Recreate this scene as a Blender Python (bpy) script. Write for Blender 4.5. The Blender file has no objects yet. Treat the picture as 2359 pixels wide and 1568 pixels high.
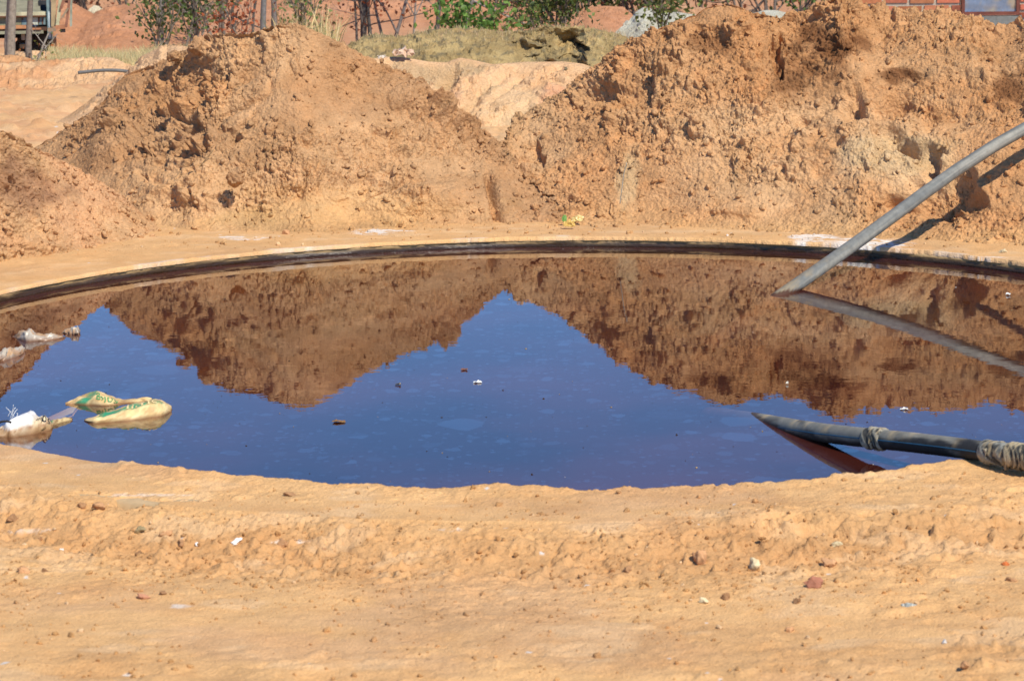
import bpy, math, random
import numpy as np
from mathutils import Vector, Matrix
SC = bpy.context.scene
COL = SC.collection
# ------------------------------------------------------------------ camera
PITCH, ROLL, F_PX, CAM_H = math.radians(10.05), math.radians(0.6), 6690.0, 2.0
_F = np.array([0, math.cos(PITCH), -math.sin(PITCH)])
_U0 = np.array([0, math.sin(PITCH), math.cos(PITCH)])
_R0 = np.array([1.0, 0, 0])
_R = _R0*math.cos(ROLL) - _U0*math.sin(ROLL)
_U = _U0*math.cos(ROLL) + _R0*math.sin(ROLL)
cam_d = bpy.data.cameras.new("camera"); cam = bpy.data.objects.new("camera", cam_d); COL.objects.link(cam)
cam.matrix_world = Matrix(((_R[0], _U[0], -_F[0], 0), (_R[1], _U[1], -_F[1], 0), (_R[2], _U[2], -_F[2], CAM_H), (0, 0, 0, 1)))
cam_d.sensor_width = 36; cam_d.lens = 36*F_PX/2359.0
cam_d.clip_start = 0.1; cam_d.clip_end = 2000
cam_d.dof.use_dof = True; cam_d.dof.focus_distance = 14.0; cam_d.dof.aperture_fstop = 11.0
SC.camera = cam
# ------------------------------------------------------------------ light
SUN_EL, SUN_AZ = math.radians(47), math.radians(33)      # azimuth: from behind the camera, towards its right
sdir = Vector((math.sin(SUN_AZ)*math.cos(SUN_EL), -math.cos(SUN_AZ)*math.cos(SUN_EL), math.sin(SUN_EL)))
sun_d = bpy.data.lights.new("sun", 'SUN'); sun = bpy.data.objects.new("sun", sun_d); COL.objects.link(sun)
sun.rotation_euler = sdir.to_track_quat('Z', 'Y').to_euler()
sun_d.energy = 5.0; sun_d.angle = math.radians(0.53); sun_d.color = (1.0, 0.93, 0.79)
W = bpy.data.worlds.new("World"); SC.world = W; W.use_nodes = True
nt = W.node_tree; sky = nt.nodes.new('ShaderNodeTexSky'); sky.sky_type = 'NISHITA'; sky.sun_disc = False
sky.sun_elevation = SUN_EL; sky.sun_rotation = math.pi - SUN_AZ
sky.altitude = 1400; sky.air_density = 1.0; sky.dust_density = 0.05; sky.ozone_density = 3.0
_vm = nt.nodes.new('ShaderNodeVectorMath'); _vm.operation = 'MULTIPLY'; _vm.inputs[1].default_value = (0.72, 1.05, 1.42)   # clear, deep blue dry-season sky
nt.links.new(sky.outputs[0], _vm.inputs[0]); nt.links.new(_vm.outputs[0], nt.nodes['Background'].inputs[0]); nt.nodes['Background'].inputs[1].default_value = 0.108
SC.view_settings.view_transform = 'Standard'; SC.view_settings.look = 'None'
SC.view_settings.exposure = 0.10; SC.view_settings.gamma = 1.0
SC.render.engine = 'CYCLES'
SC.render.resolution_x = 1024; SC.render.resolution_y = 680
SC.cycles.max_bounces = 8; SC.cycles.transparent_max_bounces = 16

# ------------------------------------------------------------------ helpers: reading positions off the photograph (2359 px wide copy)
def ray(u, v):
    return _F + _R*((u-1179.5)/F_PX) - _U*((v-784.0)/F_PX)
def at(u, v, D=None, z=None):
    d = ray(u, v)
    k = D/d[1] if D is not None else (z-CAM_H)/d[2]
    return np.array([d[0]*k, d[1]*k, CAM_H+d[2]*k])
def proj(P):
    d = P - np.array([0, 0, CAM_H])
    w = d @ _F
    return 1179.5+F_PX*(d@_R)/w, 784.0-F_PX*(d@_U)/w
def lin(r, g, b):
    return tuple(((c/255.0)/12.92 if c <= 10 else ((c/255.0+0.055)/1.055)**2.4) for c in (r, g, b))
# ------------------------------------------------------------------ helpers: noise
def _h(ix, iy, seed):
    ix = ix.astype(np.int64); iy = iy.astype(np.int64)
    n = (ix*374761393 + iy*668265263 + int(seed)*974634777) & 0xFFFFFFFF
    n = ((n ^ (n >> 13))*1274126177) & 0xFFFFFFFF
    n = ((n ^ (n >> 16))*2246822519) & 0xFFFFFFFF
    return ((n ^ (n >> 15)) & 0xFFFFFF)/float(0xFFFFFF)
def vn(x, y, seed=0):
    x0 = np.floor(x); y0 = np.floor(y); fx = x-x0; fy = y-y0
    fx = fx*fx*fx*(fx*(fx*6-15)+10); fy = fy*fy*fy*(fy*(fy*6-15)+10)
    a = _h(x0, y0, seed); b = _h(x0+1, y0, seed); c = _h(x0, y0+1, seed); d = _h(x0+1, y0+1, seed)
    return (a*(1-fx)+b*fx)*(1-fy)+(c*(1-fx)+d*fx)*fy*1.0 - 0.5
def fbm(x, y, seed=0, o=4, g=0.5):
    r = 0*x; a = 1.0
    for i in range(o):
        r = r + a*vn(x*1.0+i*17.3, y+i*9.1, seed+i*7); a *= g
        x, y = (x*0.8-y*0.6)*2.03, (x*0.6+y*0.8)*2.03
    return r
def sm(a, b, x):
    t = np.clip((x-a)/(b-a), 0, 1); return t*t*(3-2*t)
def clods(x, y, cell, seed=0, dens=0.8, rmin=0.25, rmax=0.62, warp=0.25):
    """rounded lumps of many sizes on a jittered grid; height in metres"""
    wx = x + cell*warp*2*fbm(x/cell*1.7, y/cell*1.7, seed+91, 2); wy = y + cell*warp*2*fbm(x/cell*1.7, y/cell*1.7, seed+57, 2)
    gx = wx/cell; gy = wy/cell; ix = np.floor(gx); iy = np.floor(gy); best = 0*x
    for dx in (-1, 0, 1):
        for dy in (-1, 0, 1):
            jx = ix+dx; jy = iy+dy
            cx = jx+0.15+0.7*_h(jx, jy, seed+1); cy = jy+0.15+0.7*_h(jx, jy, seed+2)
            q = _h(jx, jy, seed+3); R = rmin+(rmax-rmin)*q*q
            R = np.where(_h(jx, jy, seed+4) < dens, R, 0.0)
            e = 0.7+0.6*_h(jx, jy, seed+5)
            d2 = ((gx-cx)*e)**2+((gy-cy)/e)**2
            a1 = _h(jx, jy, seed+6)*6.28; px = (gx-cx)*e; py = (gy-cy)/e; ca = np.cos(a1); sa = np.sin(a1); qx = np.abs(px*ca+py*sa); qy = np.abs(py*ca-px*sa)
            dm = np.maximum(np.maximum(qx, qy*1.15), (qx+qy)*.74)
            blk = np.clip((R*.95-dm)*1.7, 0, .50*R); blk = np.where(blk > 0, np.maximum(blk+(px*(_h(jx, jy, seed+7)-.5)+py*(_h(jx, jy, seed+8)-.5))*.8, 0), 0)
            hh = np.where(_h(jx, jy, seed+9) < .62, blk, np.sqrt(np.maximum(R*R-d2, 0))*(0.6+0.5*_h(jx, jy, seed+10)))
            best = np.maximum(best, hh)
    return best*cell
# ------------------------------------------------------------------ helpers: objects
def tag(o, label=None, cat=None, group=None, kind=None):
    if label: o['label'] = label
    if cat: o['category'] = cat
    if group: o['group'] = group
    if kind: o['kind'] = kind
    return o
def empty(name, loc, rz=0.0):
    o = bpy.data.objects.new(name, None); o.empty_display_size = 0.1; COL.objects.link(o)
    o.location = tuple(float(c) for c in loc); o.rotation_euler = (0, 0, rz); return o
def mesh_obj(name, V, faces, mats, parent=None, col=None, smooth=True, midx=None):
    """V (n,3) array; faces: (m,k) int array or a list of tuples"""
    me = bpy.data.meshes.new(name); V = np.asarray(V, dtype=np.float32).reshape(-1, 3)
    if isinstance(faces, np.ndarray):
        k = faces.shape[1]; m = len(faces); loops = faces.astype(np.int32).ravel(); starts = np.arange(m, dtype=np.int32)*k
    else:
        m = len(faces); ln = np.array([len(f) for f in faces]); loops = np.concatenate([np.array(f, dtype=np.int32) for f in faces])
        starts = np.concatenate([[0], np.cumsum(ln)[:-1]]).astype(np.int32)
    me.vertices.add(len(V)); me.vertices.foreach_set('co', V.ravel())
    me.loops.add(len(loops)); me.loops.foreach_set('vertex_index', loops)
    me.polygons.add(m); me.polygons.foreach_set('loop_start', starts)
    if not isinstance(mats, (list, tuple)): mats = [mats]
    for mm in mats: me.materials.append(mm)
    if midx is not None: me.polygons.foreach_set('material_index', np.asarray(midx, dtype=np.int32))
    me.update(calc_edges=True)
    me.polygons.foreach_set('use_smooth', np.full(m, bool(smooth)))
    if col is not None:
        a = me.color_attributes.new('Col', 'FLOAT_COLOR', 'POINT')
        c = np.ones((len(V), 4), dtype=np.float32); c[:, :3] = np.asarray(col, dtype=np.float32).reshape(-1, 3) if np.ndim(col) > 1 else np.array(col)
        a.data.foreach_set('color', c.ravel())
    me.validate()
    o = bpy.data.objects.new(name, me); COL.objects.link(o)
    if parent is not None:
        o.parent = parent
        mw = Matrix.Translation(parent.location) @ parent.rotation_euler.to_matrix().to_4x4() if parent.parent is None else None
        if mw is None:
            pp = parent.parent
            mw = Matrix.Translation(pp.location) @ pp.rotation_euler.to_matrix().to_4x4()
        o_inv = mw.inverted()
        me.transform(o_inv)      # vertices were given in world space
    return o
def grid_faces(ny, nx, wrap=False):
    i = np.arange(ny-1)[:, None]; j = np.arange(nx if wrap else nx-1)[None, :]
    j2 = (j+1) % nx
    a = i*nx+j; b = i*nx+j2; c = (i+1)*nx+j2; d = (i+1)*nx+j
    return np.stack([a+0*b, b+0*a, c, d], -1).reshape(-1, 4)
def tube(pts, rad, n=12, caps=True, start=0):
    """tube along pts; returns V, faces(list)"""
    pts = np.asarray(pts, float); m = len(pts); rad = np.broadcast_to(np.asarray(rad, float), (m,))
    T = np.gradient(pts, axis=0); T /= np.linalg.norm(T, axis=1)[:, None]+1e-12
    up = np.array([0, 0, 1.0])
    V = []
    for i in range(m):
        a = np.cross(T[i], up)
        if np.linalg.norm(a) < 1e-3: a = np.cross(T[i], np.array([0, 1.0, 0]))
        a /= np.linalg.norm(a); b = np.cross(a, T[i])
        th = np.linspace(0, 2*np.pi, n, endpoint=False)
        V.append(pts[i]+rad[i]*(np.cos(th)[:, None]*a+np.sin(th)[:, None]*b))
    V = np.concatenate(V)
    Fc = [tuple(int(q)+start for q in f) for f in grid_faces(m, n, True)]
    if caps:
        Fc.append(tuple(start+i for i in range(n-1, -1, -1))); Fc.append(tuple(start+(m-1)*n+i for i in range(n)))
    return V, Fc
def spline(pts, n):
    pts = np.asarray(pts, float); d = np.concatenate([[0], np.cumsum(np.linalg.norm(np.diff(pts, axis=0), axis=1))])
    t = np.linspace(0, d[-1], n); P = np.stack([np.interp(t, d, pts[:, k]) for k in range(3)], 1)
    w = max(1, n//14)
    for _ in range(4):
        Q = P.copy()
        for k in range(w, n-w): Q[k] = (P[k-w]+2*P[k]+P[k+w])/4
        P = Q
    return P
class MB:
    def __init__(s): s.V = []; s.F = []; s.n = 0; s.C = []; s.M = []
    def add(s, V, Fc, c=None, m=0):
        V = np.asarray(V, float); s.V.append(V)
        for f in Fc: s.F.append(tuple(int(i)+s.n for i in f)); s.M.append(m)
        s.n += len(V)
        s.C.append(np.tile(np.array(c if c is not None else (.5, .5, .5), float), (len(V), 1)) if np.ndim(c) < 2 else np.asarray(c))
    def box(s, x0, x1, y0, y1, z0, z1, c=None, m=0, R=None, o=(0, 0, 0)):
        V = np.array([(x, y, z) for z in (z0, z1) for y in (y0, y1) for x in (x0, x1)], float)
        if R is not None: V = V @ np.array(R).T
        V = V + np.array(o)
        s.add(V, [(0, 2, 3, 1), (4, 5, 7, 6), (0, 1, 5, 4), (2, 6, 7, 3), (0, 4, 6, 2), (1, 3, 7, 5)], c, m)
    def build(s, name, mats, parent=None, smooth=False, col=True):
        return mesh_obj(name, np.concatenate(s.V), s.F, mats, parent, np.concatenate(s.C) if col else None, smooth, s.M)
# ------------------------------------------------------------------ materials
def new_mat(name):
    m = bpy.data.materials.new(name); m.use_nodes = True; return m, m.node_tree, m.node_tree.nodes['Principled BSDF']
def N(nt, t, **kw):
    n = nt.nodes.new(t)
    for k, v in kw.items(): setattr(n, k, v)
    return n
def noise(nt, scale, detail=4, rough=0.6, vec=None):
    n = N(nt, 'ShaderNodeTexNoise'); n.inputs['Scale'].default_value = scale; n.inputs['Detail'].default_value = detail; n.inputs['Roughness'].default_value = rough
    if vec is not None: nt.links.new(vec, n.inputs['Vector'])
    return n
def mult(nt, colsock, facsock, lo, hi):
    mr = N(nt, 'ShaderNodeMapRange'); mr.inputs[1].default_value = 0.3; mr.inputs[2].default_value = 0.7; mr.inputs[3].default_value = lo; mr.inputs[4].default_value = hi
    nt.links.new(facsock, mr.inputs[0])
    mx = N(nt, 'ShaderNodeVectorMath', operation='SCALE'); nt.links.new(colsock, mx.inputs[0]); nt.links.new(mr.outputs[0], mx.inputs['Scale'])
    return mx.outputs[0]
def soil_mat(name, bscale=70, bstr=0.5, bdist=0.01, var=0.16, rough=1.0, tint=(0.97, 0.82, 0.66), tint_amt=0.35):
    m, nt, b = new_mat(name)
    at_ = N(nt, 'ShaderNodeVertexColor', layer_name='Col'); tc = N(nt, 'ShaderNodeTexCoord')
    n1 = noise(nt, 2.7, 6, 0.65, tc.outputs['Object']); n2 = noise(nt, bscale, 5, 0.75, tc.outputs['Object']); n3 = noise(nt, 11, 5, 0.7, tc.outputs['Object'])
    c = mult(nt, at_.outputs[0], n1.outputs[0], 1-var*0.5, 1+var*0.5)
    c = mult(nt, c, n3.outputs[0], 1-var*0.7, 1+var*0.7)
    c = mult(nt, c, n2.outputs[0], 1-var*0.8, 1+var*0.8)
    mx = N(nt, 'ShaderNodeMix', data_type='RGBA', blend_type='MULTIPLY')
    mr = N(nt, 'ShaderNodeMapRange'); mr.inputs[1].default_value = 0.45; mr.inputs[2].default_value = 0.62; mr.inputs[4].default_value = tint_amt
    nt.links.new(noise(nt, 5.3, 5, 0.7, tc.outputs['Object']).outputs[0], mr.inputs[0]); nt.links.new(mr.outputs[0], mx.inputs[0])
    nt.links.new(c, mx.inputs[6]); mx.inputs[7].default_value = (*tint, 1)
    nt.links.new(mx.outputs[2], b.inputs['Base Color'])
    b.inputs['Roughness'].default_value = rough; b.inputs['Specular IOR Level'].default_value = 0.1
    bp = N(nt, 'ShaderNodeBump'); bp.inputs['Strength'].default_value = bstr; bp.inputs['Distance'].default_value = bdist
    vo = N(nt, 'ShaderNodeTexVoronoi'); vo.inputs['Scale'].default_value = bscale*.9
    wv = N(nt, 'ShaderNodeVectorMath', operation='MULTIPLY_ADD'); nt.links.new(noise(nt, bscale*.6, 2, .5, tc.outputs['Object']).outputs['Color'], wv.inputs[0]); wv.inputs[1].default_value = (.6/bscale,)*3; nt.links.new(tc.outputs['Object'], wv.inputs[2]); nt.links.new(wv.outputs[0], vo.inputs['Vector'])
    hh = N(nt, 'ShaderNodeMath', operation='MULTIPLY_ADD'); nt.links.new(vo.outputs['Distance'], hh.inputs[0]); hh.inputs[1].default_value = -.6; nt.links.new(n2.outputs[0], hh.inputs[2])
    nt.links.new(hh.outputs[0], bp.inputs['Height']); nt.links.new(bp.outputs[0], b.inputs['Normal'])
    return m
def col_mat(name, rough=0.7, var=0.2, scale=20, spec=0.3, bump=0.0, metallic=0.0):
    m, nt, b = new_mat(name)
    at_ = N(nt, 'ShaderNodeVertexColor', layer_name='Col'); tc = N(nt, 'ShaderNodeTexCoord')
    n1 = noise(nt, scale, 5, 0.7, tc.outputs['Object'])
    nt.links.new(mult(nt, at_.outputs[0], n1.outputs[0], 1-var, 1+var), b.inputs['Base Color'])
    b.inputs['Roughness'].default_value = rough; b.inputs['Specular IOR Level'].default_value = spec; b.inputs['Metallic'].default_value = metallic
    if bump:
        bp = N(nt, 'ShaderNodeBump'); bp.inputs['Strength'].default_value = bump; bp.inputs['Distance'].default_value = 0.01
        nt.links.new(n1.outputs[0], bp.inputs['Height']); nt.links.new(bp.outputs[0], b.inputs['Normal'])
    return m
def leaf_mat(name):
    m, nt, b = new_mat(name)
    at_ = N(nt, 'ShaderNodeVertexColor', layer_name='Col')
    nt.links.new(at_.outputs[0], b.inputs['Base Color']); b.inputs['Roughness'].default_value = 0.55; b.inputs['Specular IOR Level'].default_value = 0.35
    tr = N(nt, 'ShaderNodeBsdfTranslucent'); nt.links.new(at_.outputs[0], tr.inputs[0]); mx = N(nt, 'ShaderNodeMixShader'); mx.inputs[0].default_value = 0.3
    out = nt.nodes['Material Output']; nt.links.new(b.outputs[0], mx.inputs[1]); nt.links.new(tr.outputs[0], mx.inputs[2]); nt.links.new(mx.outputs[0], out.inputs[0])
    return m
M_SOIL = soil_mat('heap_soil', 62, 1.0, 0.013, var=.2)
M_GROUND = soil_mat('dry_ground', 120, 0.9, 0.0042, var=0.15, tint_amt=0.3)
M_STONE = col_mat('stone', 0.9, 0.25, 30, 0.15, 0.4)
M_BARK = col_mat('bark', 0.95, 0.35, 25, 0.1, 0.5)
M_LEAF = leaf_mat('leaf')
M_PAINT = col_mat('weathered_metal', 0.6, 0.35, 9, 0.35, 0.1)
M_RUBBER = col_mat('rubber', 0.9, 0.3, 12, 0.2)
M_PLASTIC = col_mat('thin_plastic', 0.35, 0.15, 30, 0.5)
M_SACK = col_mat('woven_sack', 0.5, 0.10, 60, 0.4, 0.25)
M_PIPE = col_mat('dusty_pipe', 0.68, 0.22, 26, 0.35, 0.12)
M_RAG = col_mat('muddy_rag', 0.8, 0.25, 40, 0.2, 0.3)

# ------------------------------------------------------------------ colours (real-world albedo)
TAN = np.array((.475, .268, .132)); TAN2 = np.array((.60, .358, .180)); ORANGE = np.array((.56, .293, .130)); PALE = np.array((.70, .47, .26))
SAND = np.array((.665, .395, .175)); REDSOIL = np.array((.52, .288, .125)); MOIST = np.array((.20, .085, .035)); PINK = np.array((.70, .44, .24))
FARRED = np.array((.48, .235, .125)); OLIVE = np.array((.34, .25, .115)); GREY = np.array((.47, .45, .36)); WHITE = np.array((.78, .74, .68))
def mixc(a, b, t): return a*(1-t[..., None])+b*t[..., None]
def blob(u, v, cu, cv, ru, rv, seed, soft=0.5, rag=0.7):
    d = np.sqrt(((u-cu)/ru)**2+((v-cv)/rv)**2) + rag*fbm(u/ru*1.5, v/rv*1.5, seed, 4)
    return 1-sm(1-soft, 1+soft*0.3, d)

# ------------------------------------------------------------------ ground
TC = np.array([0.21, 11.15]); TR = 2.70; RIM_Z = 0.043
gy_ = [0, 8, 22, 24, 26, 30, 34, 42, 70, 400, 2000]; gz_ = [0, 0, 0, -.04, -.12, -.36, -.62, -.85, -1.0, -1.0, -1.0]
def ground_z(x, y, detail=True):
    x = np.asarray(x, float); y = np.asarray(y, float)
    rx = x-TC[0]; ry = y-TC[1]; r = np.hypot(rx, ry)
    near = 1-sm(9.5, 11.0, y)
    z = 0.049 + np.interp(y, gy_, gz_)
    edge = 3.13 + 0.05*fbm(x*1.5, y*1.5, 5, 3)
    drop = sm(0, 1, (r-edge)/(0.30+0.14*vn(x*1.3, y*0, 3)))
    z = z - near*drop*(0.062+0.02*vn(x*1.1, y*1.1, 8))
    # two places where soil has slumped off the tank's outer lip
    u, v = proj(np.stack([x, y, 0*x+0.03], -1)) if detail else (0*x-999, 0*x-999)
    lip = near*np.maximum(blob(u, v, 330, 1160, 120, 20, 4, .5, 1.2), np.maximum(blob(u, v, 1880, 1222, 120, 20, 6, .5, .9), blob(u, v, 1790, 1230, 70, 20, 7, .5, .9)))
    z = z - lip*(0.045+.03*fbm(x*6, y*6, 14, 3))*sm(3.03, 3.08, r)
    z = z + 0.028*fbm(x*0.9, y*0.9, 11, 4)*sm(TR, TR+0.6, r)
    z = z - 0.10*sm(16, 30, y)*fbm(x*0.7, y*0.35, 71, 3)
    return z, r, near, drop, lip
def ground_full(x, y):
    z, r, near, drop, lip = ground_z(x, y)
    far = 1-near
    nd = sm(0, 0.02, drop*0+near)
    slope = np.exp(-((r-3.36)/0.20)**2)*near
    patch = sm(-0.05, 0.28, fbm(x*1.3, y*1.9, 31, 4))
    patch2 = sm(-0.02, 0.3, fbm(x*2.3, y*3.1, 33, 4))
    rough_ = np.clip(slope*1.1+0.35*patch*near+0.12, 0, 1.1)
    fade = sm(400, 14, np.abs(y)) if False else 1.0
    farr = far*np.clip(0.15+0.85*patch, 0, 1)
    u, v = proj(np.stack([x, y, 0*x], -1)); rub = np.maximum(blob(u, v, 2290, 1490, 170, 60, 15, .6), blob(u, v, 560, 1270, 330, 50, 16, .6)*.7); amp = near*np.clip(rough_+rub*.8, 0, 1.2)+farr*0.45
    detail = 0.55*clods(x, y, .085, 41, .4, .10, .5)*patch2*np.clip(amp*1.3, 0, 1) + 0.65*clods(x, y, .036, 42, .6, .12, .55)*amp*sm(-.2, .2, fbm(x*3, y*4, 44, 3)+.05) + 0.6*clods(x, y, .017, 43, .8, .2, .6)*np.clip(amp+.12, 0, 1) + near*np.clip(slope*1.2+rub, 0, 1.2)*(1.0*clods(x, y, .055, 47, .55, .1, .5)+.9*clods(x, y, .026, 48, .7, .12, .58)) + near*amp*(.012*fbm(x*14, y*18, 45, 4, .6)-.008*(1-sm(0, .07, np.abs(fbm(x*6, y*9, 46, 4)))))
    z = z + detail*np.where(y < 19, 1, 0.4)
    # wind-swept shallow relief and old wheel scuffs in the near flat
    w = near*sm(3.3, 3.8, r)
    z = z + w*(0.009*fbm(x*1.2+3, y*5, 51, 4)+0.0035*fbm(x*9, y*14, 53, 5, .65))
    z = z - w*0.012*np.exp(-(((y-6.62)+0.16*x+0.05*np.sin(x*3))/0.05)**2)*sm(-.1, .3, fbm(x*3, y, 5, 2)+.1)
    z = z + (1-w)*0.006*fbm(x*8, y*8, 55, 4)
    # crumbly lip where the soil meets the inner edge of the tank
    z = z - .02*near*(1-sm(-1.75, -1.0, x))*(1-sm(2.8, 3.1, r))
    lipn = near*np.exp(-((r-TR)/0.09)**2)
    z = z + 0.010*near*np.exp(-(((x-1.5)/.35)**2+((y-8.5)/.25)**2)) + lipn*(0.008+0.022*fbm(x*3.1, y*3.1, 61, 4)+0.25*clods(x, y, .05, 62, .6))
    
    z = np.where((r < 3.10) & (lip < .08), np.maximum(z, RIM_Z+.005+.004*fbm(x*9, y*9, 63, 3)), z)
    # colour
    u, v = proj(np.stack([x, y, z], -1))
    c = mixc(SAND*1.03, TAN2, sm(-.05, .35, fbm(x*1.7, y*2.4, 81, 5))*.8)
    c = mixc(c, REDSOIL*1.04, np.clip(rub*.5+slope*0.85*near+0.45*near*patch*sm(0, .4, fbm(x*2, y*2, 83, 3)+.1), 0, .9))
    c = mixc(c, np.array((.62, .37, .172)), far*0.6)
    mid = sm(15, 18, y); z = z + mid*(.035*fbm(x*2.2, y*2.2, 64, 5, .6)+.8*clods(x, y, .20, 65, .4, .1, .45)*sm(-.1, .2, fbm(x*.9, y*.9, 66, 3))+.7*clods(x, y, .09, 67, .5)); c = mixc(c, PINK, mid*0.35); c = mixc(c, np.array((.58, .30, .15)), mid*sm(0, .3, fbm(x*1.2, y*1.6, 68, 4))*.6)
    c = mixc(c, FARRED*1.05, sm(29, 33, y)*0.85)
    c = mixc(c, PALE, 0.45*sm(.18, .4, fbm(x*4, y*7, 87, 4)))
    salt = np.maximum.reduce([blob(u, v, 1990, 562, 120, 18, 21, .5), blob(u, v, 1880, 548, 60, 12, 22, .5)*.8, blob(u, v, 870, 533, 70, 7, 23, .5)*.7,
                              blob(u, v, 560, 548, 60, 6, 24, .5)*.5, blob(u, v, 2230, 594, 80, 6, 25, .5)*.6, blob(u, v, 60, 1222, 70, 5, 26)*.25, blob(u, v, 665, 1247, 40, 6, 27)*.7,
                              blob(u, v, 330, 1140, 90, 4, 28)*.3, blob(u, v, 410, 1396, 30, 5, 29)*.5, blob(u, v, 1040, 1220, 30, 5, 30)*.4])
    c = mixc(c, WHITE, np.clip(salt*1.3, 0, .85)*sm(-.12, .22, fbm(x*22, y*22, 88, 5, .7)+.15*salt))
    # thin pale crust right on the inner edge
    c = mixc(c, WHITE*.85, far*np.exp(-((r-TR-.012)/0.012)**2)*sm(.05, .3, fbm(x*5, y*5, 89, 4))*.6)
    sp = (clods(x, y, .06, 97, .03, .04, .16, 0) > 0.002)
    c = np.where(sp[..., None], WHITE*.85, c)
    return z, c
def build_ground():
    def seg(a, b, n): return list(np.linspace(a, b, n, endpoint=False))
    D = math.radians
    # angle measured from -y (towards the camera), counter-clockwise
    th = seg(D(-42), D(42), 860)+seg(D(42), D(130), 70)+seg(D(130), D(230), 760)+seg(D(230), D(318), 70)
    th = np.array(th)
    r = seg(TR, 3.9, 190)+seg(3.9, 5.7, 170)
    q = 5.7; st = .012
    while q < 1500: r.append(q); q += st; st *= 1.013 if q < 14 else (1.035 if q < 30 else 1.12)
    r = np.array(r)
    R_, T_ = np.meshgrid(r, th, indexing='ij')
    R_ = R_ + (.010*fbm(T_*30, R_*0, 94, 4)+.006*vn(T_*170, R_*0, 95))*np.exp(-(R_-TR)/.03)
    x = TC[0]+R_*np.sin(T_); y = TC[1]-R_*np.cos(T_)
    z, c = ground_full(x, y)
    V = np.stack([x, y, z], -1)
    # inner skirt that hugs the tank's edge
    V0 = V[0].copy(); V0[:, 2] = RIM_Z-0.012
    V = np.concatenate([V0[None], V]); c = np.concatenate([c[:1], c])
    g = mesh_obj('ground', V.reshape(-1, 3), grid_faces(V.shape[0], V.shape[1], True)[:, ::-1], M_GROUND, None, c.reshape(-1, 3))
    tag(g, kind='structure'); return g
build_ground()
HEAPV = []
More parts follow.
